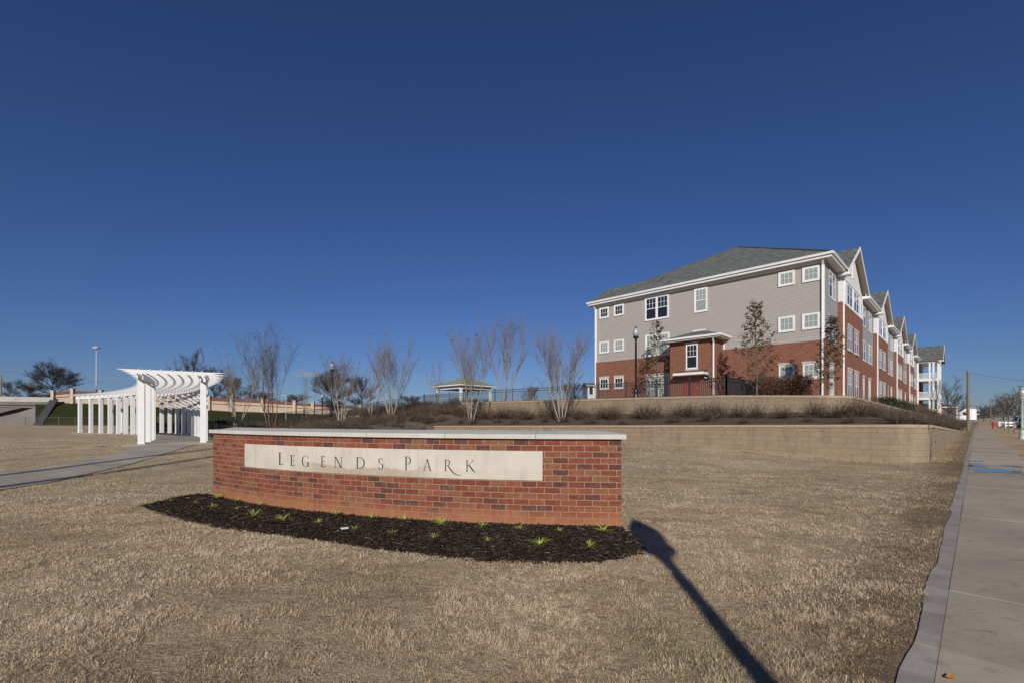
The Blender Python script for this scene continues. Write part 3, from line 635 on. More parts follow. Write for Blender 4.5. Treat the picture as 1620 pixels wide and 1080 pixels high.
# lettering, drawn as strokes in a unit box
def stroke(x0, y0, x1, y1, w):
    dx, dy = x1-x0, y1-y0; L = math.hypot(dx, dy); 
    if abs(dy) > abs(dx)*.25: return [(x0-w/2, y0), (x0+w/2, y0), (x1+w/2, y1), (x1-w/2, y1)]
    return [(x0, y0-w/2), (x1, y1-w/2), (x1, y1+w/2), (x0, y0+w/2)]
def arc(cx, cy, rx, ry, a0, a1, wt, wk, n=14):
    o_ = []; i_ = []
    for k in range(n+1):
        a = R(a0+(a1-a0)*k/n); w = wt+(wk-wt)*abs(math.cos(a))**1.5; o_.append((cx+rx*math.cos(a), cy+ry*math.sin(a))); i_.append((cx+(rx-w)*math.cos(a), cy+(ry-w*.9)*math.sin(a)))
    return [[o_[k], o_[k+1], i_[k+1], i_[k]] for k in range(n)]
def serif(x, y, w, h=.028): return [(x-w/2, y-h/2), (x+w/2, y-h/2), (x+w/2, y+h/2), (x-w/2, y+h/2)]
TK, TN = .085, .04
GL = {
 'L': (.34, [stroke(.09, 0, .09, 1, TK), serif(.09, .985, .18), serif(.06, .015, .12), stroke(.09, .018, .32, .018, .036), [(.27, .0), (.34, .13), (.325, .13), (.22, .03)]]),
 'E': (.42, [stroke(.12, 0, .12, 1, TK), serif(.07, .985, .14), serif(.07, .015, .14), stroke(.12, .98, .38, .98, .04), stroke(.12, .52, .34, .52, .036), stroke(.12, .02, .39, .02, .04), [(.36, 0), (.42, .15), (.40, .15), (.32, .03)], [(.355, 1), (.375, 1), (.385, .87), (.365, .87)], serif(.34, .52, .018, .14)]),
 'G': (.68, arc(.36, .5, .36, .52, 48, 312, .03, .088, 22)+[stroke(.58, .06, .58, .40, TK), serif(.58, .41, .2), [(.575, .88), (.60, .88), (.62, .72), (.605, .72)]]),
 'N': (.75, [stroke(.10, 0, .10, 1, .042), serif(.10, .015, .17), serif(.07, .985, .16), stroke(.13, 1, .63, 0, .095), stroke(.65, 0, .65, 1, .042), serif(.65, .985, .17)]),
 'D': (.74, [stroke(.12, 0, .12, 1, TK), serif(.08, .985, .16), serif(.08, .015, .16), stroke(.12, .982, .34, .982, .036), stroke(.12, .018, .34, .018, .036)]+arc(.32, .5, .42, .50, -90, 90, .034, .09, 18)),
 'S': (.46, arc(.23, .745, .19, .255, 35, 262, .034, .075, 14)+arc(.23, .255, .22, .265, -145, 88, .034, .08, 16)+[[(.375, .95), (.39, .95), (.40, .78), (.39, .78)], [(.02, .25), (.035, .25), (.045, .06), (.03, .06)]]),
 'P': (.50, [stroke(.13, 0, .13, 1, TK), serif(.09, .985, .18), serif(.13, .015, .2), stroke(.13, .982, .26, .982, .034), stroke(.13, .46, .24, .46, .03)]+arc(.25, .72, .25, .28, -92, 90, .032, .085, 14)),
 'A': (.80, [stroke(.12, 0, .385, 1.02, .045), stroke(.40, 1.02, .68, 0, .095), stroke(.22, .36, .58, .36, .034), serif(.11, .015, .2), serif(.69, .015, .22)]),
 'R': (1.62, [stroke(.13, 0, .13, 1, TK), serif(.09, .985, .18), serif(.13, .015, .2), stroke(.13, .982, .30, .982, .034), stroke(.13, .50, .30, .50, .03)]+arc(.29, .745, .27, .255, -92, 90, .032, .085, 14)
      +[[(.30+.010, .50), (.40, .50), (.62, .20), (.53, .17)], [(.53, .17), (.62, .20), (.86, -.07), (.79, -.13)], [(.79, -.13), (.86, -.07), (1.14, -.25), (1.10, -.31)], [(1.10, -.31), (1.14, -.25), (1.40, -.325), (1.38, -.36)], [(1.38, -.36), (1.40, -.325), (1.62, -.325), (1.62, -.345)]]),
 'K': (.82, [stroke(.12, 0, .12, 1, TK), serif(.12, .985, .2), serif(.12, .015, .2), stroke(.16, .46, .62, .98, .042), serif(.62, .985, .18), [(.23, .54), (.32, .60), (.74, .03), (.62, .03)], [(.62, .03), (.74, .03), (.86, -.035), (.80, -.03)], serif(.74, .015, .18)]),
}
TXT = [('L', 441.2, 449, 715, 734.5), ('E', 459.3, 466.8, 719.2, 736), ('G', 478.2, 489.6, 720, 737.3), ('E', 507.8, 515.2, 720.8, 738), ('N', 529, 542.2, 721.6, 739), ('D', 563.6, 577.5, 722.4, 740.2),
       ('S', 598.6, 607, 723.5, 741.6), ('P', 640, 650.6, 721.3, 743), ('A', 669, 683.4, 725.8, 743.8), ('R', 703, 730.4, 726.3, 744.3), ('K', 736.8, 752.4, 727, 745.3)]
for ch, x0, x1, y0, y1 in TXT:
    w, polys = GL[ch]; uL, uR = u_of(x0), u_of(x1); zt, zb = z_of((x0+x1)/2, y0), z_of((x0+x1)/2, y1)
    if ch == 'R': zt, zb = z_of(708, y0), z_of(708, y1)
    m = MB()
    for pi, poly in enumerate(polys):
        V = []
        for off in (.0075+.00012*pi, .0055):
            for (a, b) in poly:
                p = sign_pt(uL+(uR-uL)*a/w, off); V.append(Vector((p[0], p[1], zb+(zt-zb)*b))-so_)
        n = len(poly); m.add(V, [tuple(range(n)), tuple(range(2*n-1, n-1, -1))]+[(i, n+i, n+(i+1) % n, (i+1) % n) for i in range(n)])
    m.build('letter', M['letter'], panel)
# ================================================================== BED PLANTS
def lily(seed):
    g = np.random.default_rng(seed); V = []; f = []; tn = []
    for k in range(44):
        a = g.uniform(0, 6.28); L = g.uniform(.05, .125); lean = g.uniform(.25, 1.15); w = g.uniform(.003, .0055); b = len(V); q = g.uniform(0, .012)
        for i in range(4):
            t = i/3; rr = q+L*(math.sin(lean)*t+.25*t*t); z = L*(math.cos(lean)*t*1.25-.42*t*t)+.0; ww = w*(1-t**2*.9)
            for sg_ in (-1, 1): V.append((rr*math.cos(a)-sg_*ww*math.sin(a), rr*math.sin(a)+sg_*ww*math.cos(a), z)); tn.append(min(1, max(0, g.normal(.45, .2)+.25*t)))
        for i in range(3): f.append((b+2*i, b+2*i+1, b+2*i+3, b+2*i+2))
    return np_mesh('lily_leaves', V, 4, f, M['lily'], {'tint': tn})
lm = [lily(k) for k in range(6)]
LP = [(270.5,798.7),(318.5,788),(343,792.7),(308,803),(338,810),(375.5,797),(373,813.5),(410.5,804),(401,825),(444,809),(448,831),(480.5,814),(502.6,836),(532,819.5),(562,846),(588,825),(611.5,821),(620.5,853),(640,830),(698,837),(686,860),(762.6,842),(771.7,866),(822,846),(854.6,872),(884.5,849),(932,874),(954.5,850)]
for k, (px, py) in enumerate(LP):
    x, y, z = pix(px, py, .05); o = obj('day_lily', lm[k % 6], None, (x, y, float(bed_z(np.float64(x), np.float64(y)))), k*1.7); s = .62+.75*((k*37) % 11)/11; o.scale = (s*1.15, s*1.15, s)
    tag(o, 'small bright green strappy day lily tuft planted in the dark mulch bed', 'plant', 'young day lilies in the mulch bed')
x, y, z = pix(545, 846); m = MB(); m.add([(-.05,-.03,.004),(.05,-.03,.008),(.05,.03,.016),(-.05,.03,.012),(-.05,-.03,.0065),(.05,-.03,.0105),(.05,.03,.0185),(-.05,.03,.0145)], [(3,2,1,0),(4,5,6,7),(0,1,5,4),(1,2,6,5),(2,3,7,6),(3,0,4,7)])
tag(m.build('plant_tag', M['paper'], None, (x, y, float(bed_z(np.float64(x), np.float64(y)))+.02), .2), 'small white plastic plant tag lying on the dark mulch', 'plant tag')
# dead leaf on the pavement at the bottom edge
x, y, z = pix(1503, 1076); t = NT('orange_leaf', .6, .3); t.color((.55, .20, .02)); m = MB(); m.add([(-.035,0,.012),(0,-.02,.002),(.04,0,.015),(0,.022,.004),(0,0,.0)], [(0,1,4),(1,2,4),(2,3,4),(3,0,4)]); tag(m.build('fallen_leaf', t.m, None, (x, y, .036), .6), 'curled orange fallen leaf on the pavement at the near end', 'leaf')
m = MB(); x, y, z = pix(158, 706); m.lathe([(.28, -.1), (.28, .012), (.25, .02), (.0, .024)], 20); tag(m.build('utility_cover', M['cover'], None, (x, y, z)), 'round grey metal utility cover in the turf left of the path', 'manhole cover')
# ================================================================== PERGOLA
pg = thing('pergola', 'long white curved garden pergola on two rows of square posts', 'pergola', (-17, 22.4, PZ)); po = Vector(pg.location)
_, X0, Y0, AA = pg_curve(0, n=16); _, X1, Y1, _a = pg_curve(2.42, n=16); BB = 3.30; BH = .27
def post_mesh():
    m = MB(); m.box(-.125, .125, -.125, .125, -.5, BB-PZ); m.box(-.138, .138, -.138, .138, -.5, .13); return m.mesh('post', M['white'])
pm = post_mesh()
for X, Y in ((X0, Y0), (X1, Y1)):
    for i in range(16): obj('post', pm, pg, Vector((X[i], Y[i], PZ))-po, AA[i])
def swept(off, z0, z1, w, name, ext0, ext1, n=64):
    _, xa, ya, a = pg_curve(off-w/2, ext0, ext1, n); _, xb, yb, a = pg_curve(off+w/2, ext0, ext1, n); m = MB(); V = []
    for i in range(n): V += [Vector((xa[i], ya[i], z0))-po, Vector((xa[i], ya[i], z1))-po, Vector((xb[i], yb[i], z1))-po, Vector((xb[i], yb[i], z0))-po]
    fs = []
    for i in range(n-1):
        p, q = i*4, i*4+4; fs += [(p, p+1, q+1, q), (p+1, p+2, q+2, q+1), (p+2, p+3, q+3, q+2), (p+3, p, q, q+3)]
    m.add(V, fs+[(3, 2, 1, 0), tuple((n-1)*4+k for k in range(4))]); return m.build(name, M['white'], pg)
for off in (-.10, .10, 2.32, 2.52): swept(off, BB, BB+BH, .045, 'beam', .42, .5)
for off in np.linspace(0, 2.42, 7): swept(off, BB+BH+.165, BB+BH+.20, .05, 'batten', .66, .7)
# rafters: tapered at both ends, standing on the beams
nr = 33; _, XR, YR, AR = pg_curve(1.23, .6, .65, nr)
def rafter_mesh():
    L = 2.02; h = .165; w = .045; pts = [(-L, .15), (-L+.85, 0), (L-.85, 0), (L, .15), (L, h), (-L, h)]; V = [(x, -w/2, z) for x, z in pts]+[(x, w/2, z) for x, z in pts]; n = 6; m = MB()
    m.add(V, [tuple(range(n)), tuple(range(2*n-1, n-1, -1))]+[(i, n+i, n+(i+1) % n, (i+1) % n) for i in range(n)]); return m.mesh('rafter', M['white'])
rm = rafter_mesh()
for i in range(nr): obj('rafter', rm, pg, Vector((XR[i], YR[i], BB+BH-.002))-po, AR[i])
# ================================================================== STREET LAMPS
def lamp_parts(root, H, postmat):
    m = MB(); m.lathe([(.20, -.3), (.20, .06), (.165, .12), (.15, .45), (.165, .50), (.12, .58), (.085, .72)], 18); m.build('lamp_base', postmat, root, smooth=True)
    m = MB(); m.lathe([(.085, .70), (.078, 1.0), (.062, H-.95), (.085, H-.92), (.075, H-.86)], 14); m.build('post', postmat, root, smooth=True)
    m = MB(); m.lathe([(.07, H-.88), (.17, H-.82), (.20, H-.76), (.20, H-.73), (.15, H-.70)], 18); m.build('fitter', postmat, root, smooth=True)
    m = MB(); m.lathe([(.13, H-.72), (.185, H-.62), (.205, H-.48), (.185, H-.32), (.13, H-.20), (.10, H-.165)], 20); m.build('lamp_globe', M['globe'], root, smooth=True)
    m = MB(); m.lathe([(.105, H-.168), (.085, H-.12), (.05, H-.09), (.022, H-.05), (.03, H-.03), (.008, H)], 12); m.build('finial', postmat, root, smooth=True)
def lamp(loc, H, label, mat=None, group='acorn globe street lamps'):
    r = thing('street_lamp', label, 'street lamp', loc, 0, group); lamp_parts(r, H, mat or M['black_gloss']); return r
p = at(1006, 624, 31.0); lamp(Vector((p.x, p.y, terr(p.x, p.y))), at(1006, 515.5, 31.0).z-terr(p.x, p.y), 'black post lamp with acorn globe standing in front of the building end wall')
p = at(525, 662, 39); lamp(Vector((p.x, p.y, terr(p.x, p.y))), at(525, 571, 39).z-terr(p.x, p.y), 'black post lamp with acorn globe among the bare trees left of the gazebo')
p = at(510, 650, 66); lamp(Vector((p.x, p.y, terr(p.x, p.y))), at(510, 621, 66).z-terr(p.x, p.y), 'small far black post lamp in front of the peach highway wall')
p = at(1617, 690, 33); lamp(Vector((p.x, p.y, -.02)), 3.75, 'pale green post lamp on the grass verge at the right edge', M['greenpost'])
# the lamp whose long shadow falls across the lawn stands on the verge behind the camera
k = 4.30/math.tan(R(SUN_EL)); lamp(Vector((1.80-SUN_DX*k, 6.95-k, 0)), 4.30, 'black post lamp on the verge whose shadow crosses the near lawn')
# ================================================================== IRON FENCES
def fence(label, pts, h, step=2.35):
    """pts: 3-D points along the foot of the fence"""
    P = [Vector(p) for p in pts]; root = thing('iron_fence', label, 'fence', P[0]); o0 = P[0]; L = [0]
    for i in range(1, len(P)): L.append(L[-1]+(P[i].xy-P[i-1].xy).length)
    def pt(u):
        for i in range(1, len(P)):
            if u <= L[i] or i == len(P)-1: return P[i-1].lerp(P[i], (u-L[i-1])/max(L[i]-L[i-1], 1e-6))
    m = MB(); u = .06
    while u < L[-1]:
        p = pt(u)-o0; m.box(p.x-.014, p.x+.014, p.y-.014, p.y+.014, p.z+.06, p.z+h+.03*((int(u*8)) % 2)); u += .12
    n = max(2, int(L[-1]/1.2))
    for i in range(n):
        a, b = pt(L[-1]*i/n)-o0, pt(L[-1]*(i+1)/n)-o0
        for z in (.14, h-.24, h-.05): m.obox(a+Vector((0,0,z)), b+Vector((0,0,z)), .028, .032)
    m.build('picket_panel', M['black'], root)
    pm_ = MB(); pm_.box(-.042, .042, -.042, .042, -.3, h+.10); pm_.box(-.055, .055, -.055, .055, h+.10, h+.125); pme = pm_.mesh('post', M['black']); np_ = max(1, round(L[-1]/step))
    for i in range(np_+1): obj('post', pme, root, pt(L[-1]*i/np_)-o0)
    return root
def gp_(s, r, dz=0): x, y = sr(s, r); return (x, y, terr(x, y)+dz)
FS = 28.95
fence('black iron picket fence along the top of the upper wall in front of the building', [gp_(FS, r) for r in np.arange(-10.7, -43.1, -2.3)], 1.22)
fence('short run of black iron fence turning back to the building beside the leafy tree', [gp_(s, -10.7) for s in np.arange(FS, 36.0, 2.2)], 1.22)
fp = [gp_(FS, -42.9)]+[on(px, Y) for px, Y in ((600, 50), (540, 48), (470, 46), (400, 44), (345, 43))]
fence('black iron picket fence running down the brown bank towards the pergola', fp, 1.2)
# ================================================================== GAZEBO
gc = at(734, 640, 63); gb = Vector((gc.x, gc.y, terr(gc.x, gc.y))); gzb = thing('gazebo', 'open white gazebo with low green shingled roof behind the iron fence', 'gazebo', gb, -A1)
ez = at(734, 613, 63).z-gb.z; apx = at(734, 597, 63).z-gb.z; hw = 3.1
for i, j in ((-1, -1), (1, -1), (1, 1), (-1, 1)):
    m = MB(); m.box(-.14, .14, -.14, .14, -.3, ez-.25); m.box(-.19, .19, -.19, .19, -.3, .35); m.box(-.18, .18, -.18, .18, ez-.42, ez-.27); m.build('column', M['white'], gzb, (i*(hw-.55), j*(hw-.55), 0))
for k, (a, b) in enumerate((((-1, -1), (1, -1)), ((1, -1), (1, 1)), ((1, 1), (-1, 1)), ((-1, 1), (-1, -1)))):
    q = hw-.55; m = MB(); m.obox((a[0]*q, a[1]*q, ez-.13), (b[0]*q, b[1]*q, ez-.13), .22, .34); m.build('beam', M['white'], gzb)
m = MB(); m.box(-hw, hw, -hw, hw, ez+.08, ez+.26); m.build('eave_fascia', M['white'], gzb)
m = MB(); q = hw+.06; z0 = ez+.262; m.add([(-q,-q,z0),(q,-q,z0),(q,q,z0),(-q,q,z0),(0,0,apx+.1)], [(3,2,1,0),(0,1,4),(1,2,4),(2,3,4),(3,0,4)]); m.build('roof', M['roofgreen'], gzb)
# ================================================================== BENCHES AND STONES
def bench(loc, rz, label, w=1.7):
    r = thing('park_bench', label, 'bench', loc, rz)
    m = MB()
    for k in range(5): m.box(-w/2, w/2, -.22+k*.095, -.15+k*.095, .42, .45)
    m.build('seat', M['black'], r); m = MB()
    for k in range(5): m.box(-w/2, w/2, .26+k*.012, .285+k*.012, .50+k*.085, .57+k*.085)
    m.build('backrest', M['black'], r)
    for sx in (-1, 1):
        m = MB(); x = sx*(w/2-.08); m.tube([(x, -.26, 0), (x, -.22, .42), (x, -.24, .64), (x, .2, .64)], .022, 6); m.tube([(x, .32, 0), (x, .22, .42), (x, .33, .95)], .022, 6); m.build('leg', M['black'], r)
p = at(342, 693, 26.5); bench((p.x, p.y, terr(p.x, p.y)), R(160), 'black metal bench beside the near right post of the pergola', 1.5)
p = at(349, 666, 58); bench((p.x, p.y, terr(p.x, p.y)+.0), R(10), 'far black bench on the lawn beyond the brown bank', 2.4)
def rock(loc, s, seed, label):
    g = random.Random(seed); import bmesh
    bm = bmesh.new(); bmesh.ops.create_icosphere(bm, subdivisions=2, radius=1)
    for v in bm.verts: v.co = Vector((v.co.x*s*g.uniform(.9, 1.15), v.co.y*s*.8*g.uniform(.85, 1.15), max(-.2, v.co.z)*s*.6*g.uniform(.85, 1.15)))
    me = bpy.data.meshes.new('rock'); bm.to_mesh(me); bm.free(); me.materials.append(M['rock']); tag(obj('rock', me, None, loc, seed), label, 'rock', 'pale rocks on the brown bank')
for i, (px, Y, s) in enumerate(((476, 40, .3), (486, 40.5, .45), (496, 40, .35), (548, 44, .3), (556, 45, .4), (566, 45.5, .32))): rock(on(px, Y, .05), s, i, 'pale limestone boulder set into the brown planted bank')
# ================================================================== APARTMENT BUILDING
AB = R(44.7); bd = thing('apartment_building', 'three storey apartment building with red brick base, taupe siding and grey hipped roof', 'building', (20.3, 30, 0), -AB)
BW, BL = 17.75, 76.0; ZB, ZE = 6.60, 11.76
def brick_uv(me):
    def fn(co, p):
        n = p.normal
        if abs(n.x) > .7: return (co.y, co.z)
        if abs(n.y) > .7: return (co.x, co.z)
        return (co.x, co.y)
    set_uv(me, fn); return me
def slope_uv(me):
    def fn(co, p):
        n = p.normal; h = Vector((n.x, n.y, 0))
        if h.length < 1e-4: return (co.x, co.y)
        h.normalize(); u = Vector((-h.y, h.x, 0)); return (co.dot(u), co.dot(h)/max(n.z, .2) if n.z > 0 else co.z)
    set_uv(me, fn); return me
def bbox(name, mat, *b, parent=bd):
    m = MB()
    for q in (b if isinstance(b[0], (tuple, list)) else (b,)): m.box(*q)
    me = m.mesh(name, mat); brick_uv(me); return obj(name, me, parent)
wall = bbox('brick_wall', M['brick_house'], (-BW, 0, 0, BL, .3, ZB))
core = bbox('siding_wall', M['siding'], (-BW+.02, -.02, .02, BL, ZB, ZE+.25))
def laps(name, mat, axis, a0, a1, z0, z1, face, lap=.155, out=.019):
    """clapboards on the plane y=face (axis 'x', looking -y) or x=face (axis 'y', looking +x)"""
    m = MB(); z = z0
    while z < z1-.01:
        e = min(z+lap, z1); o = out
        if axis == 'x': V = [(a0, face-o, z), (a1, face-o, z), (a1, face-.003, e), (a0, face-.003, e), (a0, face, z), (a1, face, z)]
        else: V = [(face+o, a0, z), (face+o, a1, z), (face+.003, a1, e), (face+.003, a0, e), (face, a0, z), (face, a1, z)]
        m.add(V, [(0,1,2,3), (4,5,1,0)]); z = e
    return m.build(name, mat, bd)
laps('lap_siding', M['siding'], 'x', -BW+.12, -.12, ZB+.16, ZE, .02)
bbox('corner_board', M['trim'], (-.13, .012, -.012, .13, ZB, ZE)); bbox('corner_board', M['trim'], (-BW-.012, -BW+.13, -.012, .13, ZB, ZE))
bbox('band_board', M['siding'], (-BW+.13, -.13, -.02, .02, ZB-.01, ZB+.16))
# ---- windows: white surround + muntins, glass behind
def win_mesh(w, h, kind, lintel=False, flat=False, t=.115):
    """faces -y, origin at the bottom centre of the surround"""
    m = MB(); d0, d1 = -.05, .0; q = 1.0
    if lintel: t = .06; d0 = -.04
    if flat: t = min(t, .07); d0 = -.018; q = .42
    m.box(-w/2, w/2, d0, d1, 0, t); m.box(-w/2, w/2, d0, d1, h-t, h); m.box(-w/2, -w/2+t, d0+.001, d1, t, h-t); m.box(w/2-t, w/2, d0+.001, d1, t, h-t)
    n = 2 if kind.startswith('pair') else 1; gw = (w-t-(t if n == 1 else t+.13))/n if n == 2 else w-2*t
    if n == 2: m.box(-.065, .065, d0+.002, d1, t, h-t); gw = (w-2*t-.13)/2
    for i in range(n):
        c = 0 if n == 1 else (-1 if i == 0 else 1)*(gw/2+.065); x0, x1 = c-gw/2, c+gw/2; f = .035
        m.box(x0, x1, -.030*q, -.004, t, t+f); m.box(x0, x1, -.030*q, -.004, h-t-f, h-t); m.box(x0, x0+f, -.031*q, -.004, t+f, h-t-f); m.box(x1-f, x1, -.031*q, -.004, t+f, h-t-f)
        zl, zh = t+f, h-t-f
        if kind.endswith('dh'): zm = (zl+zh)/2; m.box(x0+f, x1-f, -.036*q, -.004, zm-.028, zm+.028); zl = zm+.028
        for k in (1, 2): x = x0+f+(x1-x0-2*f)*k/3; m.box(x-.011, x+.011, -.024*q, -.004, zl, zh)
        if not kind.startswith('door'): z = (zl+zh)/2; m.box(x0+f, x1-f, -.0245*q, -.004, z-.011, z+.011)
        else:
            for k in range(1, 4): z = zl+(zh-zl)*k/4; m.box(x0+f, x1-f, -.0245*q, -.004, z-.011, z+.011)
    return m.mesh('window', M['trim'])
_pane = {}
def window(x, y, z, w, h, kind, glass, rz=0, lintel=False, parent=bd, key=None):
    flat = rz != 0; k = (round(w, 2), round(h, 2), kind, lintel, flat)
    if k not in _pane:
        p = MB(); p.box(-w/2+.055, w/2-.055, -.008, -.003, .055, h-.055); _pane[k] = (win_mesh(w, h, kind, lintel, flat), {}, p)
    me, gl, pm_ = _pane[k]
    if glass not in gl: gl[glass] = pm_.mesh('pane', M[glass])
    o = obj('window', me, parent, (x, y, z), rz); obj('pane', gl[glass], o)
    if lintel:
        m = MB(); m.box(-w/2-.06, w/2+.06, -.065, 0, h+.002, h+.17); obj('lintel', m.mesh('lintel', M['lintel']), o)
        m = MB(); m.box(-w/2-.05, w/2+.05, -.085, 0, -.10, -.002); obj('sill', m.mesh('sill', M['lintel']), o)
    return o
YF = 0.0
for x, gt, gs in ((-16.80, 'glass', 'blind'), (-15.27, 'glass', 'blind'), (-2.17, 'blind', 'blind'), (-.74, 'blind', 'blind')):
    window(x, -.013, 10.50, 1.0, .98, 'sq', gt); window(x, -.013, 7.36, 1.02, 1.06, 'sq', gs)
    window(x, 0, 4.16, .93, .95, 'sq', 'glass' if x < -10 else 'blind', lintel=True)
window(-11.68, -.013, 9.62, 2.14, 1.95, 'pair_dh', 'glass'); window(-11.65, -.013, 6.62, 2.14, 1.85, 'pair_dh', 'blind')
window(-8.03, -.013, 9.65, 1.04, 1.84, 'dh', 'blind'); window(-11.62, 0, 2.85, 2.05, 2.2, 'pair_dh', 'blind', lintel=True)
# ---- roof
OV_ = .5; RX, RY, RZ = -8.45, 9.2, 17.2; E0 = 12.06; KR = (RZ-E0)/(OV_-RX)
BAY0, BAYW, BAYP, NB = 4.4, 9.0, 17.3, 4; BX = .25; bays = [(BAY0+BAYP*k, BAY0+BAYP*k+BAYW) for k in range(NB)]
m = MB(); m.add([(-BW-OV_, -OV_, E0), (OV_, -OV_, E0), (RX, RY, RZ)], [(0, 1, 2)]); m.add([(-BW-OV_, BL, E0), (-BW-OV_, -OV_, E0), (RX, RY, RZ), (RX, BL, RZ)], [(0, 1, 2, 3)])
segs = []; y = -OV_
for a, b in bays: segs += [(y, a+.1, OV_), (a+.1, b-.1, -.1)]; y = b-.1
segs.append((y, BL, OV_))
for a, b, xe in segs:
    ze = E0+(OV_-xe)*KR
    def rp(y): return (xe, y, ze)
    if a < RY:                             # hip edge runs from the corner to the ridge end
        def hipx(y): return OV_+(RX-OV_)*(y+OV_)/(RY+OV_)
        def hp3(y): x = hipx(y); return (x, y, E0+(OV_-x)*KR)
        if a <= -OV_+.01: m.add([(OV_, -OV_, E0), rp(b), hp3(b)], [(0, 1, 2)])
        else:
            c = min(b, RY); m.add([rp(a), rp(c), hp3(c), hp3(a)], [(0, 1, 2, 3)])
            if b > RY: m.add([rp(RY), rp(b), (RX, b, RZ), (RX, RY, RZ)], [(0, 1, 2, 3)])
    else: m.add([rp(a), rp(b), (RX, b, RZ), (RX, a, RZ)], [(0, 1, 2, 3)])
me = m.mesh('roof', M['roof']); slope_uv(me); roof = obj('roof', me, bd)
m = MB(); m.tube([(RX, RY, RZ+.02), (-BW-OV_, -OV_, E0+.03)], .06, 6); m.tube([(RX, RY, RZ+.02), (OV_, -OV_, E0+.03)], .06, 6); m.tube([(RX, RY, RZ+.02), (RX, BL, RZ+.02)], .06, 6); m.build('ridge_cap', M['roof'], roof)
# eaves: fascia with gutter lip, soffit
def eave(name, x0, x1, y0, y1, side):
    m = MB()
    if side == 'front': m.box(x0, x1, y0, y0+.05, ZE, E0-.012); m.box(x0-.10, x1+.10, y0-.115, y0-.002, E0-.135, E0-.005); m.box(x0-.1, x1+.1, y0-.13, y0-.117, E0-.03, E0+.012)
    else: m.box(x1-.05, x1, y0, y1, ZE, E0-.012); m.box(x1+.002, x1+.115, y0, y1, E0-.135, E0-.005); m.box(x1+.117, x1+.13, y0, y1, E0-.03, E0+.012)
    m.build('gutter', M['trim'], bd)
eave('f', -BW-OV_, OV_, -OV_, 0, 'front'); bbox('soffit', M['panelwhite'], (-BW-OV_+.052, OV_-.052, -OV_+.052, .0, ZE+.01, ZE+.03))
for a, b, xe in segs:
    if xe > 0: eave('s', 0, OV_, max(a, -OV_+.052), b, 'side'); bbox('soffit', M['panelwhite'], (.0, OV_-.052, max(a, .001), b, ZE+.012, ZE+.03))
m = MB(); m.box(-BW-OV_, -BW-OV_+.05, -OV_+.052, BL, ZE, E0-.012); m.build('fascia', M['trim'], bd)
bbox('frieze_board', M['trim'], (-BW, 0, -.03, .018, ZE-.16, ZE+.005))
# ---- downspouts
def spout(x, y, zt, zb, dx=0, dy=0, parent=bd):
    m = MB(); m.tube([(x+dx, y+dy, zt), (x+dx*.7, y+dy*.7, zt-.12), (x, y, zt-.5), (x, y, zb)], .062, 8); 
    for z in (zb+1.2, zb+4): 
        if z < zt-.6: m.lathe([(.078, z), (.078, z+.05)], 8, (x, y, 0))
    m.build('downspout', M['white'], parent)
spout(-.09, -.09, E0-.14, 2.6, .12, -.42); spout(-BW+.05, -.09, E0-.14, 2.6, -.1, -.42)
# ---- stair vestibule on the end wall
vb = bbox('vestibule_wall', M['brick_house'], (-9.82, -6.38, -1.5, -.002, .4, 7.28))
m = MB(); a0, a1, b0 = -10.32, -5.88, -2.0; z0 = 7.52
m.add([(a0, b0, z0), (a1, b0, z0), (a1, .0, z0), (a0, .0, z0), (-8.55, -.0, 8.22), (-7.75, -.0, 8.22)], [(0,1,5,4), (1,2,5), (3,0,4)]); me = m.mesh('vestibule_roof', M['roof']); slope_uv(me); obj('vestibule_roof', me, bd)
m = MB(); m.box(a0, a1, b0, b0+.05, 7.30, z0-.01); m.box(a0-.1, a1+.1, b0-.11, b0-.002, z0-.13, z0+.005); m.box(a1-.05, a1, b0+.052, -.02, 7.30, z0-.01); m.box(a0, a0+.05, b0+.052, -.02, 7.30, z0-.01); m.box(a1+.002, a1+.11, b0, -.02, z0-.13, z0+.005); m.build('vestibule_gutter', M['trim'], bd)
bbox('soffit', M['panelwhite'], (a0+.052, a1-.052, b0+.052, -.02, 7.29, 7.31)); m = MB(); m.tube([(-8.65, -.06, 8.24), (-7.65, -.06, 8.24)], .07, 6); m.build('flashing', M['trim'], bd)
bbox('corner_board', M['trim'], (-6.36, -6.25, -.03, .018, ZB+.02, 7.3))
window(-8.09, -1.5, 5.20, .90, 1.84, 'dh', 'glass', lintel=True); spout(-6.47, -1.585, 7.40, 2.6, .12, -.42)
m = MB(); m.add([(-9.15, -1.5, 5.13), (-6.90, -1.5, 5.13), (-6.90, -2.32, 4.86), (-9.15, -2.32, 4.86)], [(0, 3, 2, 1)]); m.build('canopy_roof', M['wood_brown'], bd)
m = MB(); m.box(-9.18, -6.87, -2.36, -2.30, 4.70, 4.875); m.box(-9.18, -9.13, -2.298, -1.5, 4.70, 4.86); m.box(-6.92, -6.87, -2.298, -1.5, 4.70, 4.86); m.box(-9.12, -6.93, -2.298, -1.503, 4.70, 4.73); m.build('canopy_fascia', M['trim'], bd)
d = bbox('door', M['door'], (-8.62, -7.55, -1.545, -1.502, 2.75, 4.66)); m = MB(); m.box(-8.70, -8.625, -1.56, -1.5, 2.75, 4.69); m.box(-7.545, -7.47, -1.56, -1.5, 2.75, 4.69); obj('door_frame', m.mesh('door_frame', M['door']), d)
m = MB(); m.tube([(-7.66, -1.60, 3.75), (-7.66, -1.53, 3.75)], .035, 8); obj('handle', m.mesh('handle', M['grey_metal']), d)
m = MB(); m.lathe([(.0, 0), (.26, 0), (.26, .04), (.22, .06), (0, .06)], 20); pl = m.build('wall_plaque', M['black'], bd, (-7.02, -1.5, 4.48)); pl.rotation_euler = (R(90), 0, 0); pl.scale = (1, .78, 1)
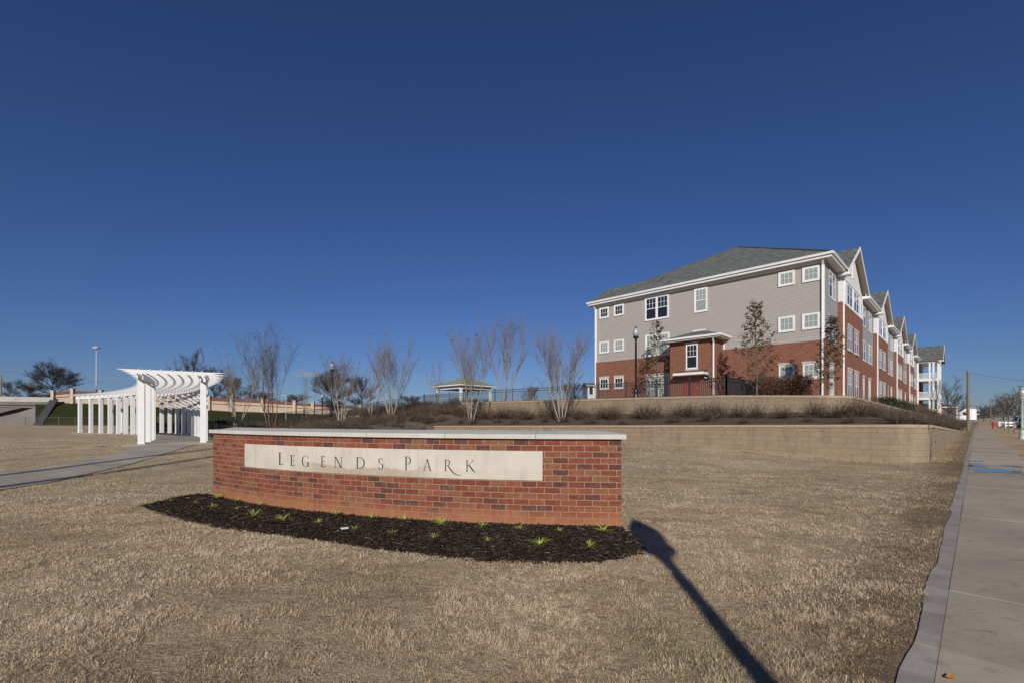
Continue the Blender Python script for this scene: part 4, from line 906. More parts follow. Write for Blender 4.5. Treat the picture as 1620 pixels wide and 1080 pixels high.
m = MB(); m.box(-.12, .0, .0, .055, .061, .068); m.box(-.02, .12, -.05, -.0, .061, .068); obj('plaque_mark', m.mesh('plaque_mark', M['paper']), pl)
m = MB(); m.box(-3.95, -3.78, -.05, .02, 8.95, 9.03); m.build('dryer_vent', M['wood_brown'], bd)
# ---- street front: recesses and brick bays under gables
laps('lap_siding', M['siding_grey'], 'y', .13, BAY0, ZB, ZE, -.02)
for k in range(NB):
    a = bays[k][1]; b = bays[k+1][0] if k+1 < NB else BL; laps('lap_siding', M['siding_grey'], 'y', a, b, ZB, ZE, -.02)
def street_windows(y, third='pair_dh', w=2.1, g='glass_side'):
    window(.013, y, 9.62, w, 1.85, 'pair_dh', g, R(90)); window(.013, y, 6.62, w, 1.80, 'pair_dh', g, R(90)); window(.0, y, 3.05, w*.62, 2.1, 'pair_dh', 'blind', R(90), lintel=True)
street_windows(2.35)
for k, (a, b) in enumerate(bays):
    yc = (a+b)/2; Rg = 14.75; hwid = BAYW/2+.36; ez_ = 11.90
    bbox('bay_wall', M['brick_house'], (.002, BX, a, b, .3, 9.80)); bbox('bay_panel', M['panelwhite'], (.004, BX-.02, a+.03, b-.03, 9.80, 11.72))
    bbox('band_board', M['trim'], (BX-.02, BX+.03, a, b, 9.78, 9.93))
    for dy in (-4.42, -3.3, -1.0+.98-.1, 3.3, 4.32): bbox('batten', M['trim'], (BX-.02, BX+.012, yc+dy, yc+dy+.11, 9.93, 11.6))
    m = MB(); m.add([(BX-.02, a, 11.70), (BX-.02, b, 11.70), (BX-.02, yc, 11.70+(BAYW/2)*.60), (-.5, a, 11.70), (-.5, b, 11.70), (-.5, yc, 11.70+(BAYW/2)*.60)], [(0,1,2), (3,0,2,5), (1,4,5,2), (0,3,4,1)]); obj('gable_wall', m.mesh('gable_wall', M['siding_white']), bd)
    bbox('band_board', M['trim'], (BX-.022, BX+.02, a, b, 11.62, 11.80)); m = MB(); m.box(BX-.02, BX+.02, yc-.32, yc+.32, 12.35, 13.25); obj('gable_vent', m.mesh('gable_vent', M['trim']), bd)
    bbox('batten', M['trim'], (BX-.019, BX+.015, yc-.05, yc+.05, 13.26, 14.2))
    # roof slabs with rake boards
    xb = -5.2; xf = .66; m = MB(); th = .13
    for sg_ in (-1, 1):
        V = [(xf, yc, Rg), (xf, yc+sg_*hwid, ez_), (xb, yc+sg_*hwid, ez_), (xb, yc, Rg)]; V2 = [(v[0], v[1], v[2]-th) for v in V]; m.add(V+V2, [(0,1,2,3), (7,6,5,4), (1,0,4,5), (2,1,5,6)] if sg_ < 0 else [(3,2,1,0), (4,5,6,7), (0,1,5,4), (1,2,6,5)])
    me = m.mesh('gable_roof', M['roof']); slope_uv(me); gr = obj('gable_roof', me, bd)
    m = MB()
    for sg_ in (-1, 1):
        V = [(xf+.004, yc, Rg+.02), (xf+.004, yc+sg_*(hwid+.05), ez_+.0), (xf+.004, yc+sg_*(hwid+.05), ez_-.27), (xf+.004, yc, Rg-.26)]; m.add(V+[(x+.045, y, z) for x, y, z in V], [(3,2,1,0), (4,5,6,7), (0,1,5,4), (1,2,6,5), (2,3,7,6), (3,0,4,7)])
    m.build('rake_board', M['trim'], bd)
    m = MB()
    for sg_ in (-1, 1):
        V = [(xf, yc, Rg-th-.004), (xf, yc+sg_*hwid, ez_-th-.004), (BX, yc+sg_*hwid, ez_-th-.004), (BX, yc, Rg-th-.004)]; m.add(V+[(x, y, z-.02) for x, y, z in V], [(0,1,2,3), (7,6,5,4)])
    m.build('rake_soffit', M['soffit'], bd)
    for sg_ in (-1, 1): y_ = yc+sg_*(hwid-.27); bbox('eave_return', M['trim'], (-.1, xf+.12, y_-.33, y_+.33, ez_-.34, ez_-.16))
    # windows
    for dy in (-1.45, 1.45):
        window(BX-.018, yc+dy, 9.93, 2.2, 1.62, 'pair_dh', 'glass_side', R(90)); window(BX, yc+dy, 6.62, 1.75, 1.75, 'pair_dh', 'glass_side', R(90), lintel=True); window(BX, yc+dy, 3.0, 1.75, 2.15, 'pair_dh', 'glass_side', R(90), lintel=True)
    for dy in (-3.72, 3.72): window(BX-.018, yc+dy, 9.95, .75, 1.1, 'sq', 'glass_side', R(90))
    spout(BX+.07, a+.12, E0-.2, 2.0, .30, -.35)
    if k+1 <= NB: 
        for yy in (b+2.2, b+5.9): street_windows(yy)
# left (courtyard) gable, seen as a low ridge on the left hip
yc = 3.05; m = MB(); gx0 = -BW-.62
for sg_ in (-1, 1):
    V = [(gx0, yc, 14.02), (gx0, yc+sg_*3.5, 12.07), (-12.5, yc+sg_*3.5, 12.07), (-12.5, yc, 14.02)]; V2 = [(v[0], v[1], v[2]-.12) for v in V]; m.add(V+V2, [(3,2,1,0), (4,5,6,7), (0,1,5,4), (1,2,6,5)] if sg_ < 0 else [(0,1,2,3), (7,6,5,4), (1,0,4,5), (2,1,5,6)])
me = m.mesh('gable_roof', M['roof']); slope_uv(me); obj('gable_roof', me, bd)
m = MB(); m.add([(-BW-.02, yc-3.4, 11.95), (-BW-.02, yc+3.4, 11.95), (-BW-.02, yc, 13.85)], [(2, 1, 0)]); obj('gable_wall', m.mesh('gable_wall', M['siding_white']), bd)
# ---- balcony tower at the far end
T0, T1 = 75.6, 84.4
bbox('tower_wall', M['brick_house'], (-6, .4, T0+2.4, T1, .3, 9.8)); bbox('tower_siding', M['siding_grey'], (-6, .4, T0+2.4, T1, 9.8, 11.8))
for z in (2.0, 5.05, 8.4): bbox('balcony_slab', M['trim'], (-.1, 3.0, T0, T1, z-.22, z+.16))
bbox('balcony_beam', M['trim'], (-.1, 3.0, T0, T1, 11.45, 11.85))
for x in (.12, 1.72, 2.22, 2.85): 
    for z0_, z1_ in ((.6, 1.78), (2.16, 4.83), (5.21, 8.18), (8.56, 11.45)): bbox('balcony_column', M['white'], (x-.13, x+.13, T0+.02, T0+.28, z0_, z1_)); 
for z in (2.16, 5.21, 8.56):
    for y_ in (79.6, T1-.3): bbox('balcony_column', M['white'], (2.72, 2.98, y_, y_+.26, z, z+2.9))
    m = MB(); m.box(.2, 2.9, T0+.10, T0+.16, z+.95, z+1.03); m.box(.2, 2.9, T0+.10, T0+.16, z+.08, z+.15)
    for k in range(24): x = .28+2.55*k/23; m.box(x-.022, x+.022, T0+.11, T0+.15, z+.15, z+.95)
    for y0_, y1_ in ((T0+.3, T1),): m.box(2.84, 2.90, y0_, y1_, z+.95, z+1.03); [m.box(2.85, 2.89, y0_+.2*j, y0_+.2*j+.045, z+.1, z+.95) for j in range(42)]
    m.build('balcony_railing', M['white'], bd)
yc = (T0+T1)/2; m = MB()
for sg_ in (-1, 1):
    V = [(3.5, yc, 14.8), (3.5, yc+sg_*4.85, 11.9), (-6, yc+sg_*4.85, 11.9), (-6, yc, 14.8)]; V2 = [(v[0], v[1], v[2]-.13) for v in V]; m.add(V+V2, [(0,1,2,3), (7,6,5,4), (1,0,4,5), (2,1,5,6)] if sg_ < 0 else [(3,2,1,0), (4,5,6,7), (0,1,5,4), (1,2,6,5)])
me = m.mesh('gable_roof', M['roof']); slope_uv(me); obj('gable_roof', me, bd)
m = MB()
for sg_ in (-1, 1):
    V = [(3.504, yc, 14.82), (3.504, yc+sg_*4.9, 11.9), (3.504, yc+sg_*4.9, 11.6), (3.504, yc, 14.5)]; m.add(V+[(x+.05, y, z) for x, y, z in V], [(3,2,1,0), (4,5,6,7), (0,1,5,4), (1,2,6,5), (2,3,7,6), (3,0,4,7)])
m.build('rake_board', M['trim'], bd); m = MB(); m.box(-.1, 3.5, T0-.36, T0-.28, 11.72, 11.92); m.build('gutter', M['trim'], bd); bbox('eave_return', M['trim'], (2.9, 3.6, T0-.42, T0+.3, 11.5, 11.70))
m = MB(); m.add([(2.95, T0, 11.8), (2.95, T1, 11.8), (2.95, yc, 14.5)], [(0, 1, 2)]); obj('gable_wall', m.mesh('gable_wall', M['siding_white']), bd)
# ================================================================== TREES
def tree_mesh(polys, mat, name, nmax=6):
    m = MB()
    for pts, r0, r1 in polys:
        n = len(pts); rad = [r0+(r1-r0)*i/(n-1) for i in range(n)]; m.tube(pts, rad, 7 if r0 > .05 else (5 if r0 > .018 else 3), cap=False)
    return m.mesh(name, mat, True)
def branch(g, p, d, L, up=.0, wob=.12, n=5, curl=None):
    pts = [p.copy()]; d = d.normalized()
    for i in range(n):
        d = (d+Vector((g.gauss(0, wob), g.gauss(0, wob), g.gauss(0, wob*.6)+up))).normalized(); p = p+d*(L/n); pts.append(p.copy())
    return pts, d
def interp(pts, t):
    f = t*(len(pts)-1); i = min(int(f), len(pts)-2); return pts[i].lerp(pts[i+1], f-i), (pts[i+1]-pts[i]).normalized()
def myrtle(H, W_, seed, stems=5, dens=1.0, r0=.045, mats=('palebark', 'paletwig'), pods=14, name='crape_myrtle', tight=1.0):
    """many-stemmed vase of smooth pale trunks; returns trunk, twig and seed head meshes"""
    g = random.Random(seed); trunk = []; tw = []; tips = []
    for s in range(stems):
        a = 2*math.pi*s/stems+g.uniform(-.4, .4); q = g.uniform(.6, 1.05)
        b = Vector((math.cos(a)*.12, math.sin(a)*.12, -.15)); d = Vector((math.cos(a)*.30*q*tight, math.sin(a)*.30*q*tight, 1)); L = H*g.uniform(.55, .68)
        pts, dd = branch(g, b, d, L, .05, .07, 8); trunk.append((pts, r0*g.uniform(.8, 1.2), r0*.36))
        nb = int(6*dens)+2
        for k in range(nb):
            t = g.uniform(.32, 1.0) if k else 1.0; p, dr = interp(pts, t); aa = g.uniform(0, 6.28); sp = g.uniform(.25, .75)*W_/H*1.7*tight
            d2 = (dr+Vector((math.cos(aa)*sp, math.sin(aa)*sp, .25))).normalized(); L2 = min(H*g.uniform(.22, .42), (H-p.z)*1.02); p2, _ = branch(g, p, d2, L2, .07, .10, 6); tw.append((p2, r0*.36*(1.1-.5*t), .006))
            for j in range(int(5*dens)+1):
                t3 = g.uniform(.25, 1); q3, dr3 = interp(p2, t3); aa = g.uniform(0, 6.28); d3 = (dr3+Vector((math.cos(aa)*.5, math.sin(aa)*.5, .3))).normalized(); L3 = H*g.uniform(.07, .17); p3, _ = branch(g, q3, d3, L3, .06, .14, 4); tw.append((p3, .0075, .003))
                tips.append(p3[-1])
                for l in range(2): q4, dr4 = interp(p3, g.uniform(.3, .95)); aa = g.uniform(0, 6.28); p4, _ = branch(g, q4, (dr4+Vector((math.cos(aa)*.6, math.sin(aa)*.6, .2))), H*g.uniform(.03, .08), .05, .18, 3); tw.append((p4, .0045, .002)); tips.append(p4[-1])
    tips.sort(key=lambda p: -p.z); pod = MB(); hi = tips[:max(60, len(tips)//3)]
    for _ in range(pods):
        c = g.choice(hi)
        for k in range(6):
            q = c+Vector((g.gauss(0, .045), g.gauss(0, .045), g.gauss(0, .05))); r = g.uniform(.014, .026); pod.add([q+Vector(v)*r for v in ((1,0,0),(0,1,0),(-1,0,0),(0,-1,0),(0,0,1.2),(0,0,-1.2))], [(0,1,4),(1,2,4),(2,3,4),(3,0,4),(1,0,5),(2,1,5),(3,2,5),(0,3,5)])
    return tree_mesh(trunk, M[mats[0]], 'trunk'), tree_mesh(tw, M[mats[1]], 'twigs'), (pod.mesh('seed_heads', M['pod']) if pods else None)
def put_tree(name, label, loc, meshes, rz=0, names=('trunk', 'crown', 'seed_heads'), group=None, cat='tree', scale=None):
    r = thing(name, label, cat, loc, rz, group)
    if scale: r.scale = scale
    for n, me in zip(names, meshes):
        if me: obj(n, me, r)
    return r
def mtree(px, Y, top, wpx, seed, label, ground_py=None, **k):
    b = on(px, Y) if ground_py is None else at(px, ground_py, Y); H = at(px, top, Y).z-b.z; k.setdefault('tight', .85); put_tree('crape_myrtle', label, b, myrtle(H, wpx/F*Y, seed, **k), group='bare many-stemmed trees')
mtree(376, 38, 556, 62, 1, 'bare pale thin tree right of the pergola, left of the rust-barked tree', stems=6, dens=1.1, pods=26)
mtree(428, 36, 513, 50, 2, 'tall upright bare tree with rust-brown stems left of the cloud', stems=9, dens=1.1, r0=.036, mats=('redbark', 'midtwig'), pods=22, tight=.62)
mtree(486, 58, 583, 40, 3, 'small pale bare tree under the little cloud left of the lamp', stems=4, dens=.7, pods=6)
mtree(540, 38, 556, 60, 4, 'bare many-stemmed tree directly behind the black lamp post', stems=6, dens=1.3, pods=18)
mtree(619, 42, 535, 76, 5, 'wide grey bare tree on the bank midway between the lamp and the gazebo', stems=8, dens=1.4, pods=12)
mtree(587, 46, 570, 44, 15, 'smaller bare tree tucked left of the wide grey one on the bank', stems=5, dens=.8, pods=6)
mtree(690, 62, 568, 34, 6, 'slim bare tree at the left corner of the gazebo', stems=4, dens=.8, pods=4)
b = on_s(745, 23.2); put_tree('crape_myrtle', 'bare pale tree in front of the gazebo at the left end of the upper wall', b, myrtle(at(745, 498, b.y).z-b.z, 60/F*b.y, 7, stems=5, dens=1.5, pods=20), group='bare many-stemmed trees')
mtree(797, 46, 488, 58, 8, 'tall bare tree behind the fence right of the gazebo', stems=5, dens=1.5, r0=.06, pods=20, tight=.8)
b = on_s(888, 23.3); put_tree('crape_myrtle', 'broad bare tree between the two walls, left of the building', b, myrtle(at(888, 500, b.y).z-b.z, 84/F*b.y, 9, stems=6, dens=1.5, pods=0), group='bare many-stemmed trees')
mtree(838, 75, 598, 40, 10, 'small far bare tree behind the fence left of the broad one', stems=4, dens=.7, pods=0)
# three young trees holding brown winter leaves
def leafy(H, W_, seed, nl=520):
    nl = int(nl*1.9)
    g = random.Random(seed); trunk = []; tw = []; V = []; F4 = []; T = []
    pts, _ = branch(g, Vector((0, 0, -.2)), Vector((0, 0, 1)), H*.97, .05, .03, 10); trunk.append((pts, .05*H/6, .012)); anchors = []
    for k in range(54):
        t = .10+.88*((k+.5)/54); p, dr = interp(pts, t); a = k*2.4+g.uniform(-.4, .4); z = t
        ww = W_/2*(1.15-abs(z-.30)*1.0 if z > .30 else .55+1.9*z)*(1 if z < .6 else max(.12, 1.65-1.08*z)); L = max(.25, ww*g.uniform(.7, 1.12))
        pp, _ = branch(g, p, Vector((math.cos(a), math.sin(a), .75)), L, .05, .12, 5); tw.append((pp, .016, .005))
        for j in range(4): q, dq = interp(pp, g.uniform(.25, 1)); aa = g.uniform(0, 6.28); p3, _ = branch(g, q, dq+Vector((math.cos(aa), math.sin(aa), .4))*.7, L*g.uniform(.2, .4), .05, .12, 3); tw.append((p3, .006, .003)); anchors += [p3[-1], p3[-2]]
        anchors += [pp[-1], pp[-2]]
    for _ in range(nl):
        c = g.choice(anchors)+Vector((g.gauss(0, .05), g.gauss(0, .05), g.gauss(0, .05))); a = g.uniform(0, 6.28); e = g.uniform(-.9, .5); L = g.uniform(.11, .21); w = L*.28
        d = Vector((math.cos(a)*math.cos(e), math.sin(a)*math.cos(e), math.sin(e))); s_ = d.cross(Vector((g.gauss(0, .4), g.gauss(0, .4), 1))).normalized(); n_ = s_.cross(d); b = len(V); tt = g.random()
        V += [c, c+d*L*.5+s_*w+n_*w*.4, c+d*L, c+d*L*.5-s_*w+n_*w*.4]; F4 += [(b, b+1, b+2), (b, b+2, b+3)]; T += [tt]*4
    return tree_mesh(trunk, M['oakbark'], 'trunk'), tree_mesh(tw, M['oakbark'], 'twigs'), np_mesh('leaves', V, 3, F4, M['brownleaf'], {'tint': T})
for px, s, top, wpx, sd_, nl, lab in ((1040, 32.3, 499, 50, 21, 520, 'young tree with sparse brown leaves in front of the double window, left of the vestibule'), (1197, 31.2, 471, 66, 22, 760, 'tallest young brown-leaved tree before the blank siding, right of the vestibule'), (1307, 32.0, 494, 50, 23, 640, 'young brown-leaved tree at the street corner of the building')):
    b = on_s(px, s); put_tree('young_tree', lab, b, leafy(at(px, top, b.y).z-b.z, wpx/F*b.y, sd_, nl), names=('trunk', 'branches', 'leaves'), group='young trees with brown leaves')
# broad bare trees, near street trees and the far woods
def ellip(p, d, H, W_):                   # distance from p along d to the outline of a round crown
    c = Vector((0, 0, H*.56)); s_ = Vector((2/W_, 2/W_, 1/(H*.45))); o = p-c; o = Vector([o[i]*s_[i] for i in range(3)]); v = Vector([d[i]*s_[i] for i in range(3)]); A = v.dot(v); B = o.dot(v); C_ = o.dot(o)-1
    return max(.6, (-B+math.sqrt(max(B*B-A*C_, 0)))/A)
def bare(H, W_, seed, trunk_h=.22, n1=7, n2=7, n3=7, n4=0, tw_=1.0, r0=.25, mats=('darkbark', 'darktwig'), up=.1):
    g = random.Random(seed); trunk = []; tw = []
    tp, _ = branch(g, Vector((0, 0, -.5)), Vector((0, 0, 1)), H*trunk_h+.5, 0, .03, 4); trunk.append((tp, r0, r0*.7)); lp, _ = branch(g, tp[-1], Vector((g.gauss(0, .1), g.gauss(0, .1), 1)), H*(1-trunk_h)*.85, .05, .1, 6); trunk.append((lp, r0*.65, .03))
    for k in range(n1):
        a = 2*math.pi*k*.618*1.0+g.uniform(-.3, .3); p, _ = interp(lp, .75*(k/n1)**1.1); e = -.1+1.25*(k/n1)+g.uniform(-.2, .25); hl = W_*.52
        d = Vector((math.cos(a)*math.cos(e), math.sin(a)*math.cos(e), math.sin(e))); L = ellip(p, d, H, W_)*g.uniform(.85, 1.02); p1, _ = branch(g, p, d, L, up, .10, 6); trunk.append((p1, r0*.38, .025))
        for j in range(n2):
            q, dq = interp(p1, g.uniform(.2, 1)); aa = g.uniform(0, 6.28); p2, _ = branch(g, q, dq+Vector((math.cos(aa), math.sin(aa), g.uniform(-.1, .8)))*.75, L*g.uniform(.28, .5), up*.7, .14, 5); tw.append((p2, r0*.10*min(tw_, 1.5), .012*tw_))
            for l in range(n3):
                q3, d3 = interp(p2, g.uniform(.2, 1)); aa = g.uniform(0, 6.28); p3, _ = branch(g, q3, d3+Vector((math.cos(aa), math.sin(aa), g.uniform(-.2, .7)))*.8, L*g.uniform(.10, .22), up*.5, .18, 4); tw.append((p3, .018*tw_, .007*tw_))
                for h_ in range(n4): q4, d4 = interp(p3, g.uniform(.3, 1)); aa = g.uniform(0, 6.28); p4, _ = branch(g, q4, d4+Vector((math.cos(aa), math.sin(aa), g.uniform(-.2, .6)))*.9, L*g.uniform(.08, .2), up*.3, .16, 3); tw.append((p4, .010*tw_, .005*tw_))
    return tree_mesh(trunk, M[mats[0]], 'trunk'), tree_mesh(tw, M[mats[1]], 'crown')
def far_tree(px, Y, base_py, top, wpx, meshes_HW, label, rz, group='bare trees in the distance'):
    me, H0, W0 = meshes_HW; b = at(px, base_py, Y); h = at(px, top, Y).z-b.z; w = wpx/F*Y; put_tree('bare_tree', label, b, me, rz, ('trunk', 'crown'), group, scale=(w/W0, w/W0, h/H0))
BT = [(bare(12, 13, 41, n1=26, n2=10, n3=8, n4=4, tw_=1.7, r0=.26, trunk_h=.14, up=.0), 12, 13), (bare(12, 9, 42, n1=14, n2=8, n3=7, n4=3, tw_=1.4, trunk_h=.3), 12, 9), (bare(12, 8, 43, n1=9, n2=8, n3=8, n4=2, trunk_h=.25, mats=('darkbark', 'midtwig')), 12, 8), (bare(10, 11, 44, n1=18, n2=9, n3=8, n4=3, tw_=1.5, trunk_h=.12, up=.05), 10, 11)]
BT.append((bare(12, 8, 45, n1=14, n2=8, n3=8, n4=3, tw_=1.15, r0=.16, trunk_h=.2, up=.12, mats=('oakbark', 'midtwig')), 12, 8))
far_tree(79, 150, 640, 580, 72, BT[0], 'round-crowned dark bare tree left of the tall light mast', 1.0)
for i, (px, Y, bp, tp, w, bt, lab) in enumerate(((15, 190, 634, 606, 22, 3, 'far bare tree at the left edge behind the bridge'), (45, 170, 634, 612, 40, 3, 'low bare tree just left of the round-crowned one behind the bridge'), (305, 150, 640, 562, 44, 1, 'bare tree rising above the right end of the pergola'), (276, 160, 640, 575, 30, 2, 'slender bare tree behind the pergola roof'),
        (338, 150, 645, 586, 46, 3, 'dark dense bare tree just right of the pergola roof'), (372, 160, 648, 600, 60, 3, 'dark bare tree behind the highway wall under the pale thin tree'), (410, 175, 650, 622, 60, 3, 'low bare tree behind the highway wall left of the rust-barked tree'), (462, 180, 652, 626, 60, 3, 'low distant bare tree behind the wall under the cloud'),
        (528, 110, 652, 588, 62, 0, 'dark broad bare tree behind the black lamp post'), (572, 125, 655, 600, 50, 3, 'dark bare tree right of the lamp behind the bank'), (652, 150, 655, 628, 50, 3, 'low bare tree beyond the fence left of the gazebo'), (720, 170, 655, 630, 40, 3, 'low bare tree seen through the gazebo'), (840, 190, 655, 615, 30, 3, 'distant bare tree beyond the fence right of the gazebo'), (905, 150, 650, 608, 44, 3, 'dark low bare tree beyond the fence beside the white house'))):
    far_tree(px, Y, bp, tp, w, BT[bt], lab, i*1.3)
RT = [(1500, 74, 672, 604, 46, 2, 'bare shrubby tree at the far end of the apartment building'), (1518, 95, 668, 622, 34, 3, 'bare tree right of the balcony tower before the far brick house'), (1478, 66, 672, 600, 24, 2, 'thin bare tree in front of the balconies'), (1556, 210, 667, 641, 34, 3, 'far bare tree where the pavement ends'), (1579, 170, 667, 630, 26, 3, 'far bare tree on the verge right of the far pole'), (1596, 130, 668, 622, 36, 1, 'bare street tree above the dark parked car'), (1612, 105, 670, 616, 34, 2, 'nearer bare street tree above the parked car'), (1640, 88, 672, 606, 60, 0, 'broad bare tree cut by the right edge'), (1568, 240, 667, 640, 30, 0, 'farthest broad bare tree at the end of the street'), (1588, 200, 667, 627, 30, 2, 'tall thin far bare tree right of the far pole'), (1539, 260, 667, 648, 30, 3, 'low distant bare tree behind the white trailer'), (1660, 120, 670, 600, 70, 1, 'bare tree beyond the right edge')]
RT += [(px, Y, 666, tp, w, 3, 'one of the hazy bare trees massed at the end of the street') for px, Y, tp, w in ((1549, 300, 649, 22), (1561, 280, 646, 24), (1572, 300, 648, 22), (1583, 260, 643, 24), (1592, 250, 640, 26), (1603, 220, 634, 28), (1530, 300, 652, 22), (1555, 240, 647, 18))]
for i, (px, Y, bp, tp, w, bt, lab) in enumerate(RT): far_tree(px, Y, bp, tp, w, BT[2 if bt == 2 else 4], lab, i*1.1+.5)
# young street trees on the verge; most stand right of the frame and throw their shadows across the pavement
yt = [bare(4.6, 1.2, 50+k, n1=5, n2=3, n3=1, trunk_h=.42, r0=.05, mats=('oakbark', 'midtwig'), up=.16) for k in range(2)]
for i, s in enumerate((16.9, 26.2, 35.5, 44.8, 54.1, 63.4, 73, 83, 93)):
    x, y = sr(s, 2.45); put_tree('street_tree', 'thin young bare street tree on the grass verge right of the pavement', (x, y, -.02), yt[i % 2], i*1.9, ('trunk', 'crown'), 'young street trees on the verge')
# ================================================================== SHRUBS
def shrub_arrays(seed, n=90, h=.6, w=.5, leaf=140, ls=.035):
    g = np.random.default_rng(seed); V = []; I = []; T = []
    def seg(p, q, r0, r1, t):
        d = q-p; d = d/(np.linalg.norm(d)+1e-9); u = np.cross(d, [.3, .5, .8]); u /= np.linalg.norm(u); v = np.cross(d, u); b = len(V)
        for c, r in ((p, r0), (q, r1)):
            for k in range(3): a = 2.0944*k; V.append(c+(u*math.cos(a)+v*math.sin(a))*r); T.append(t)
        for k in range(3): k2 = (k+1) % 3; I.extend([(b+k, b+k2, b+3+k2), (b+k, b+3+k2, b+3+k)])
    tips = []
    for k in range(n):
        a = g.uniform(0, 6.28); e = g.uniform(0, 1)**.7; L = h*g.uniform(.6, 1.15); p = np.array([g.normal(0, w*.12), g.normal(0, w*.12), -.03]); d = np.array([math.cos(a)*e*w/h*1.2, math.sin(a)*e*w/h*1.2, 1.0]); d /= np.linalg.norm(d)
        m = p+d*L*.55+g.normal(0, .03, 3); q = m+(d+g.normal(0, .25, 3))*L*.45; t = min(1, max(0, g.normal(.4, .22))); seg(p, m, .006, .004, t); seg(m, q, .004, .002, t+.1); tips += [m, q]
        r = m+(d+g.normal(0, .5, 3))*L*.35; seg(m, r, .003, .0015, t+.15); tips.append(r)
    for k in range(leaf):
        c = tips[g.integers(len(tips))]+g.normal(0, .04, 3); d = g.normal(0, 1, 3); d /= np.linalg.norm(d); s_ = np.cross(d, g.normal(0, 1, 3)); s_ /= np.linalg.norm(s_); b = len(V); l = ls*g.uniform(.6, 1.4); V += [c-s_*l*.4, c+d*l, c+s_*l*.4]; t = min(1, max(0, g.normal(.55, .3))); T += [t]*3; I.append((b, b+1, b+2))
    return np.array(V), np.array(I), np.array(T)
SA = [shrub_arrays(60+k, 150, .72, .85, 340, .04) for k in range(4)]; SM = [np_mesh('dry_shrub', a, 3, i, M['shrubtwig'], {'tint': t}) for a, i, t in SA]
g = random.Random(5); n = 0
def put_shrub(s, r, sc, label, group):
    global n
    x, y = sr(s, r); o = obj('dry_shrub', SM[n % 4], None, (x, y, terr(x, y)-.02), g.uniform(0, 6.28)); o.scale = (sc*g.uniform(1, 1.3), sc*g.uniform(1, 1.3), sc*g.uniform(.85, 1.2)); tag(o, label, 'shrub', group); n += 1
r = -3.6
while r > -33:
    put_shrub(24.5+g.uniform(-.6, .6), r, g.uniform(1.05, 1.5) if r < -9 else g.uniform(.8, 1.1), 'dry brown twiggy shrub in the row at the foot of the upper wall', 'brown shrubs between the two walls'); r -= g.uniform(.7, 1.3)
r = -2.0
while r > -30:
    put_shrub(22.1+g.uniform(-.7, .7), r, g.uniform(.5, .9), 'low dry brown shrub just behind the lower wall', 'low shrubs behind the lower wall'); r -= g.uniform(1.2, 2.6)
s = 26.5
while s < 62:
    put_shrub(s, -3.3+g.uniform(-.25, .3), g.uniform(.6, .9), 'dry brown shrub in the line along the street side of the terrace', 'brown shrubs along the street terrace'); s += g.uniform(.7, 1.15)
s = 23
while s < 62:
    put_shrub(s, -2.15+g.uniform(-.3, .3), g.uniform(.5, .85), 'low dry brown shrub above the street return of the lower wall', 'low shrubs along the street terrace'); s += g.uniform(.75, 1.2)
# brown ground cover over the whole bank, one mass
def scatter(name, pts, arrs, mat, smin, smax, seed):
    gg = np.random.default_rng(seed); Vs = []; Is = []; Ts = []; b = 0
    for (x, y, z) in pts:
        a, i, t = arrs[gg.integers(len(arrs))]; an = gg.uniform(0, 6.28); sc = gg.uniform(smin, smax); c, s_ = math.cos(an), math.sin(an); P = a*sc; Vs.append(np.stack([P[:, 0]*c-P[:, 1]*s_+x, P[:, 0]*s_+P[:, 1]*c+y, P[:, 2]+z], 1)); Is.append(i+b); Ts.append(np.clip(t+gg.normal(0, .08), 0, 1)); b += len(a)
    return np_mesh(name, np.concatenate(Vs), 3, np.concatenate(Is), mat, {'tint': np.concatenate(Ts)})
gg = np.random.default_rng(9); pts = []
SG_ = [shrub_arrays(80+k, 44, .6, .6, 60, .05) for k in range(3)]
while len(pts) < 900:
    s, r = gg.uniform(9, 30), gg.uniform(-56, -29.5)
    if s > 27.5 and r > -34: continue
    x, y = sr(s, r)
    if gg.random() < .25+1.1*float(fbm(np.float64(s*.4), np.float64(r*.4))): pts.append((x, y, float(hill(s, r))-.03))
tag(obj('bank_shrub_cover', scatter('bank_shrub_cover', pts, SG_, M['shrubtwig'], .7, 1.25, 3)), kind='stuff')
pts = []
while len(pts) < 420:
    s, r = gg.uniform(62, 108), gg.uniform(-9, -1.4); x, y = sr(s, r); pts.append((x, y, terr(x, y)-.03))
tag(obj('far_bank_shrub_cover', scatter('far_bank_shrub_cover', pts, SG_, M['shrubtwig'], 1.2, 2.0, 4)), kind='stuff')
# russet hedge against the end wall
def hedge_mesh(lx_, ly_, h, n, mat, seed, ls=.06, name='hedge'):
    q = np.random.default_rng(seed); m_ = n; x = q.uniform(-lx_/2, lx_/2, m_); y = q.uniform(-ly_/2, ly_/2, m_); z = q.uniform(0, 1, m_)**.8*h*(.86+.28*fbm(x*1.3+5, y*1.3))
    c = np.stack([x, y, z], 1); d = q.normal(0, 1, (m_, 3)); d /= np.linalg.norm(d, axis=1)[:, None]; s_ = np.cross(d, q.normal(0, 1, (m_, 3))); s_ /= np.linalg.norm(s_, axis=1)[:, None]; l = (ls*q.uniform(.6, 1.5, m_))[:, None]
    V = np.stack([c-s_*l*.35, c+d*l, c+s_*l*.35], 1).reshape(-1, 3); return np_mesh(name, V, 3, np.arange(m_*3), mat, {'tint': np.repeat(np.clip(q.normal(.5, .25, m_), 0, 1), 3)})
def bloc(x, y): c, s_ = math.cos(-AB), math.sin(-AB); return (20.3+x*c-y*s_, 30+x*s_+y*c)
hx, hy = bloc(-2.05, -1.35); tag(obj('hedge', hedge_mesh(3.3, 1.3, 1.45, 9000, M['hedgeleaf'], 1, .07), None, (hx, hy, 2.78), -AB), 'russet brown hedge against the brick end wall near the street corner', 'hedge')
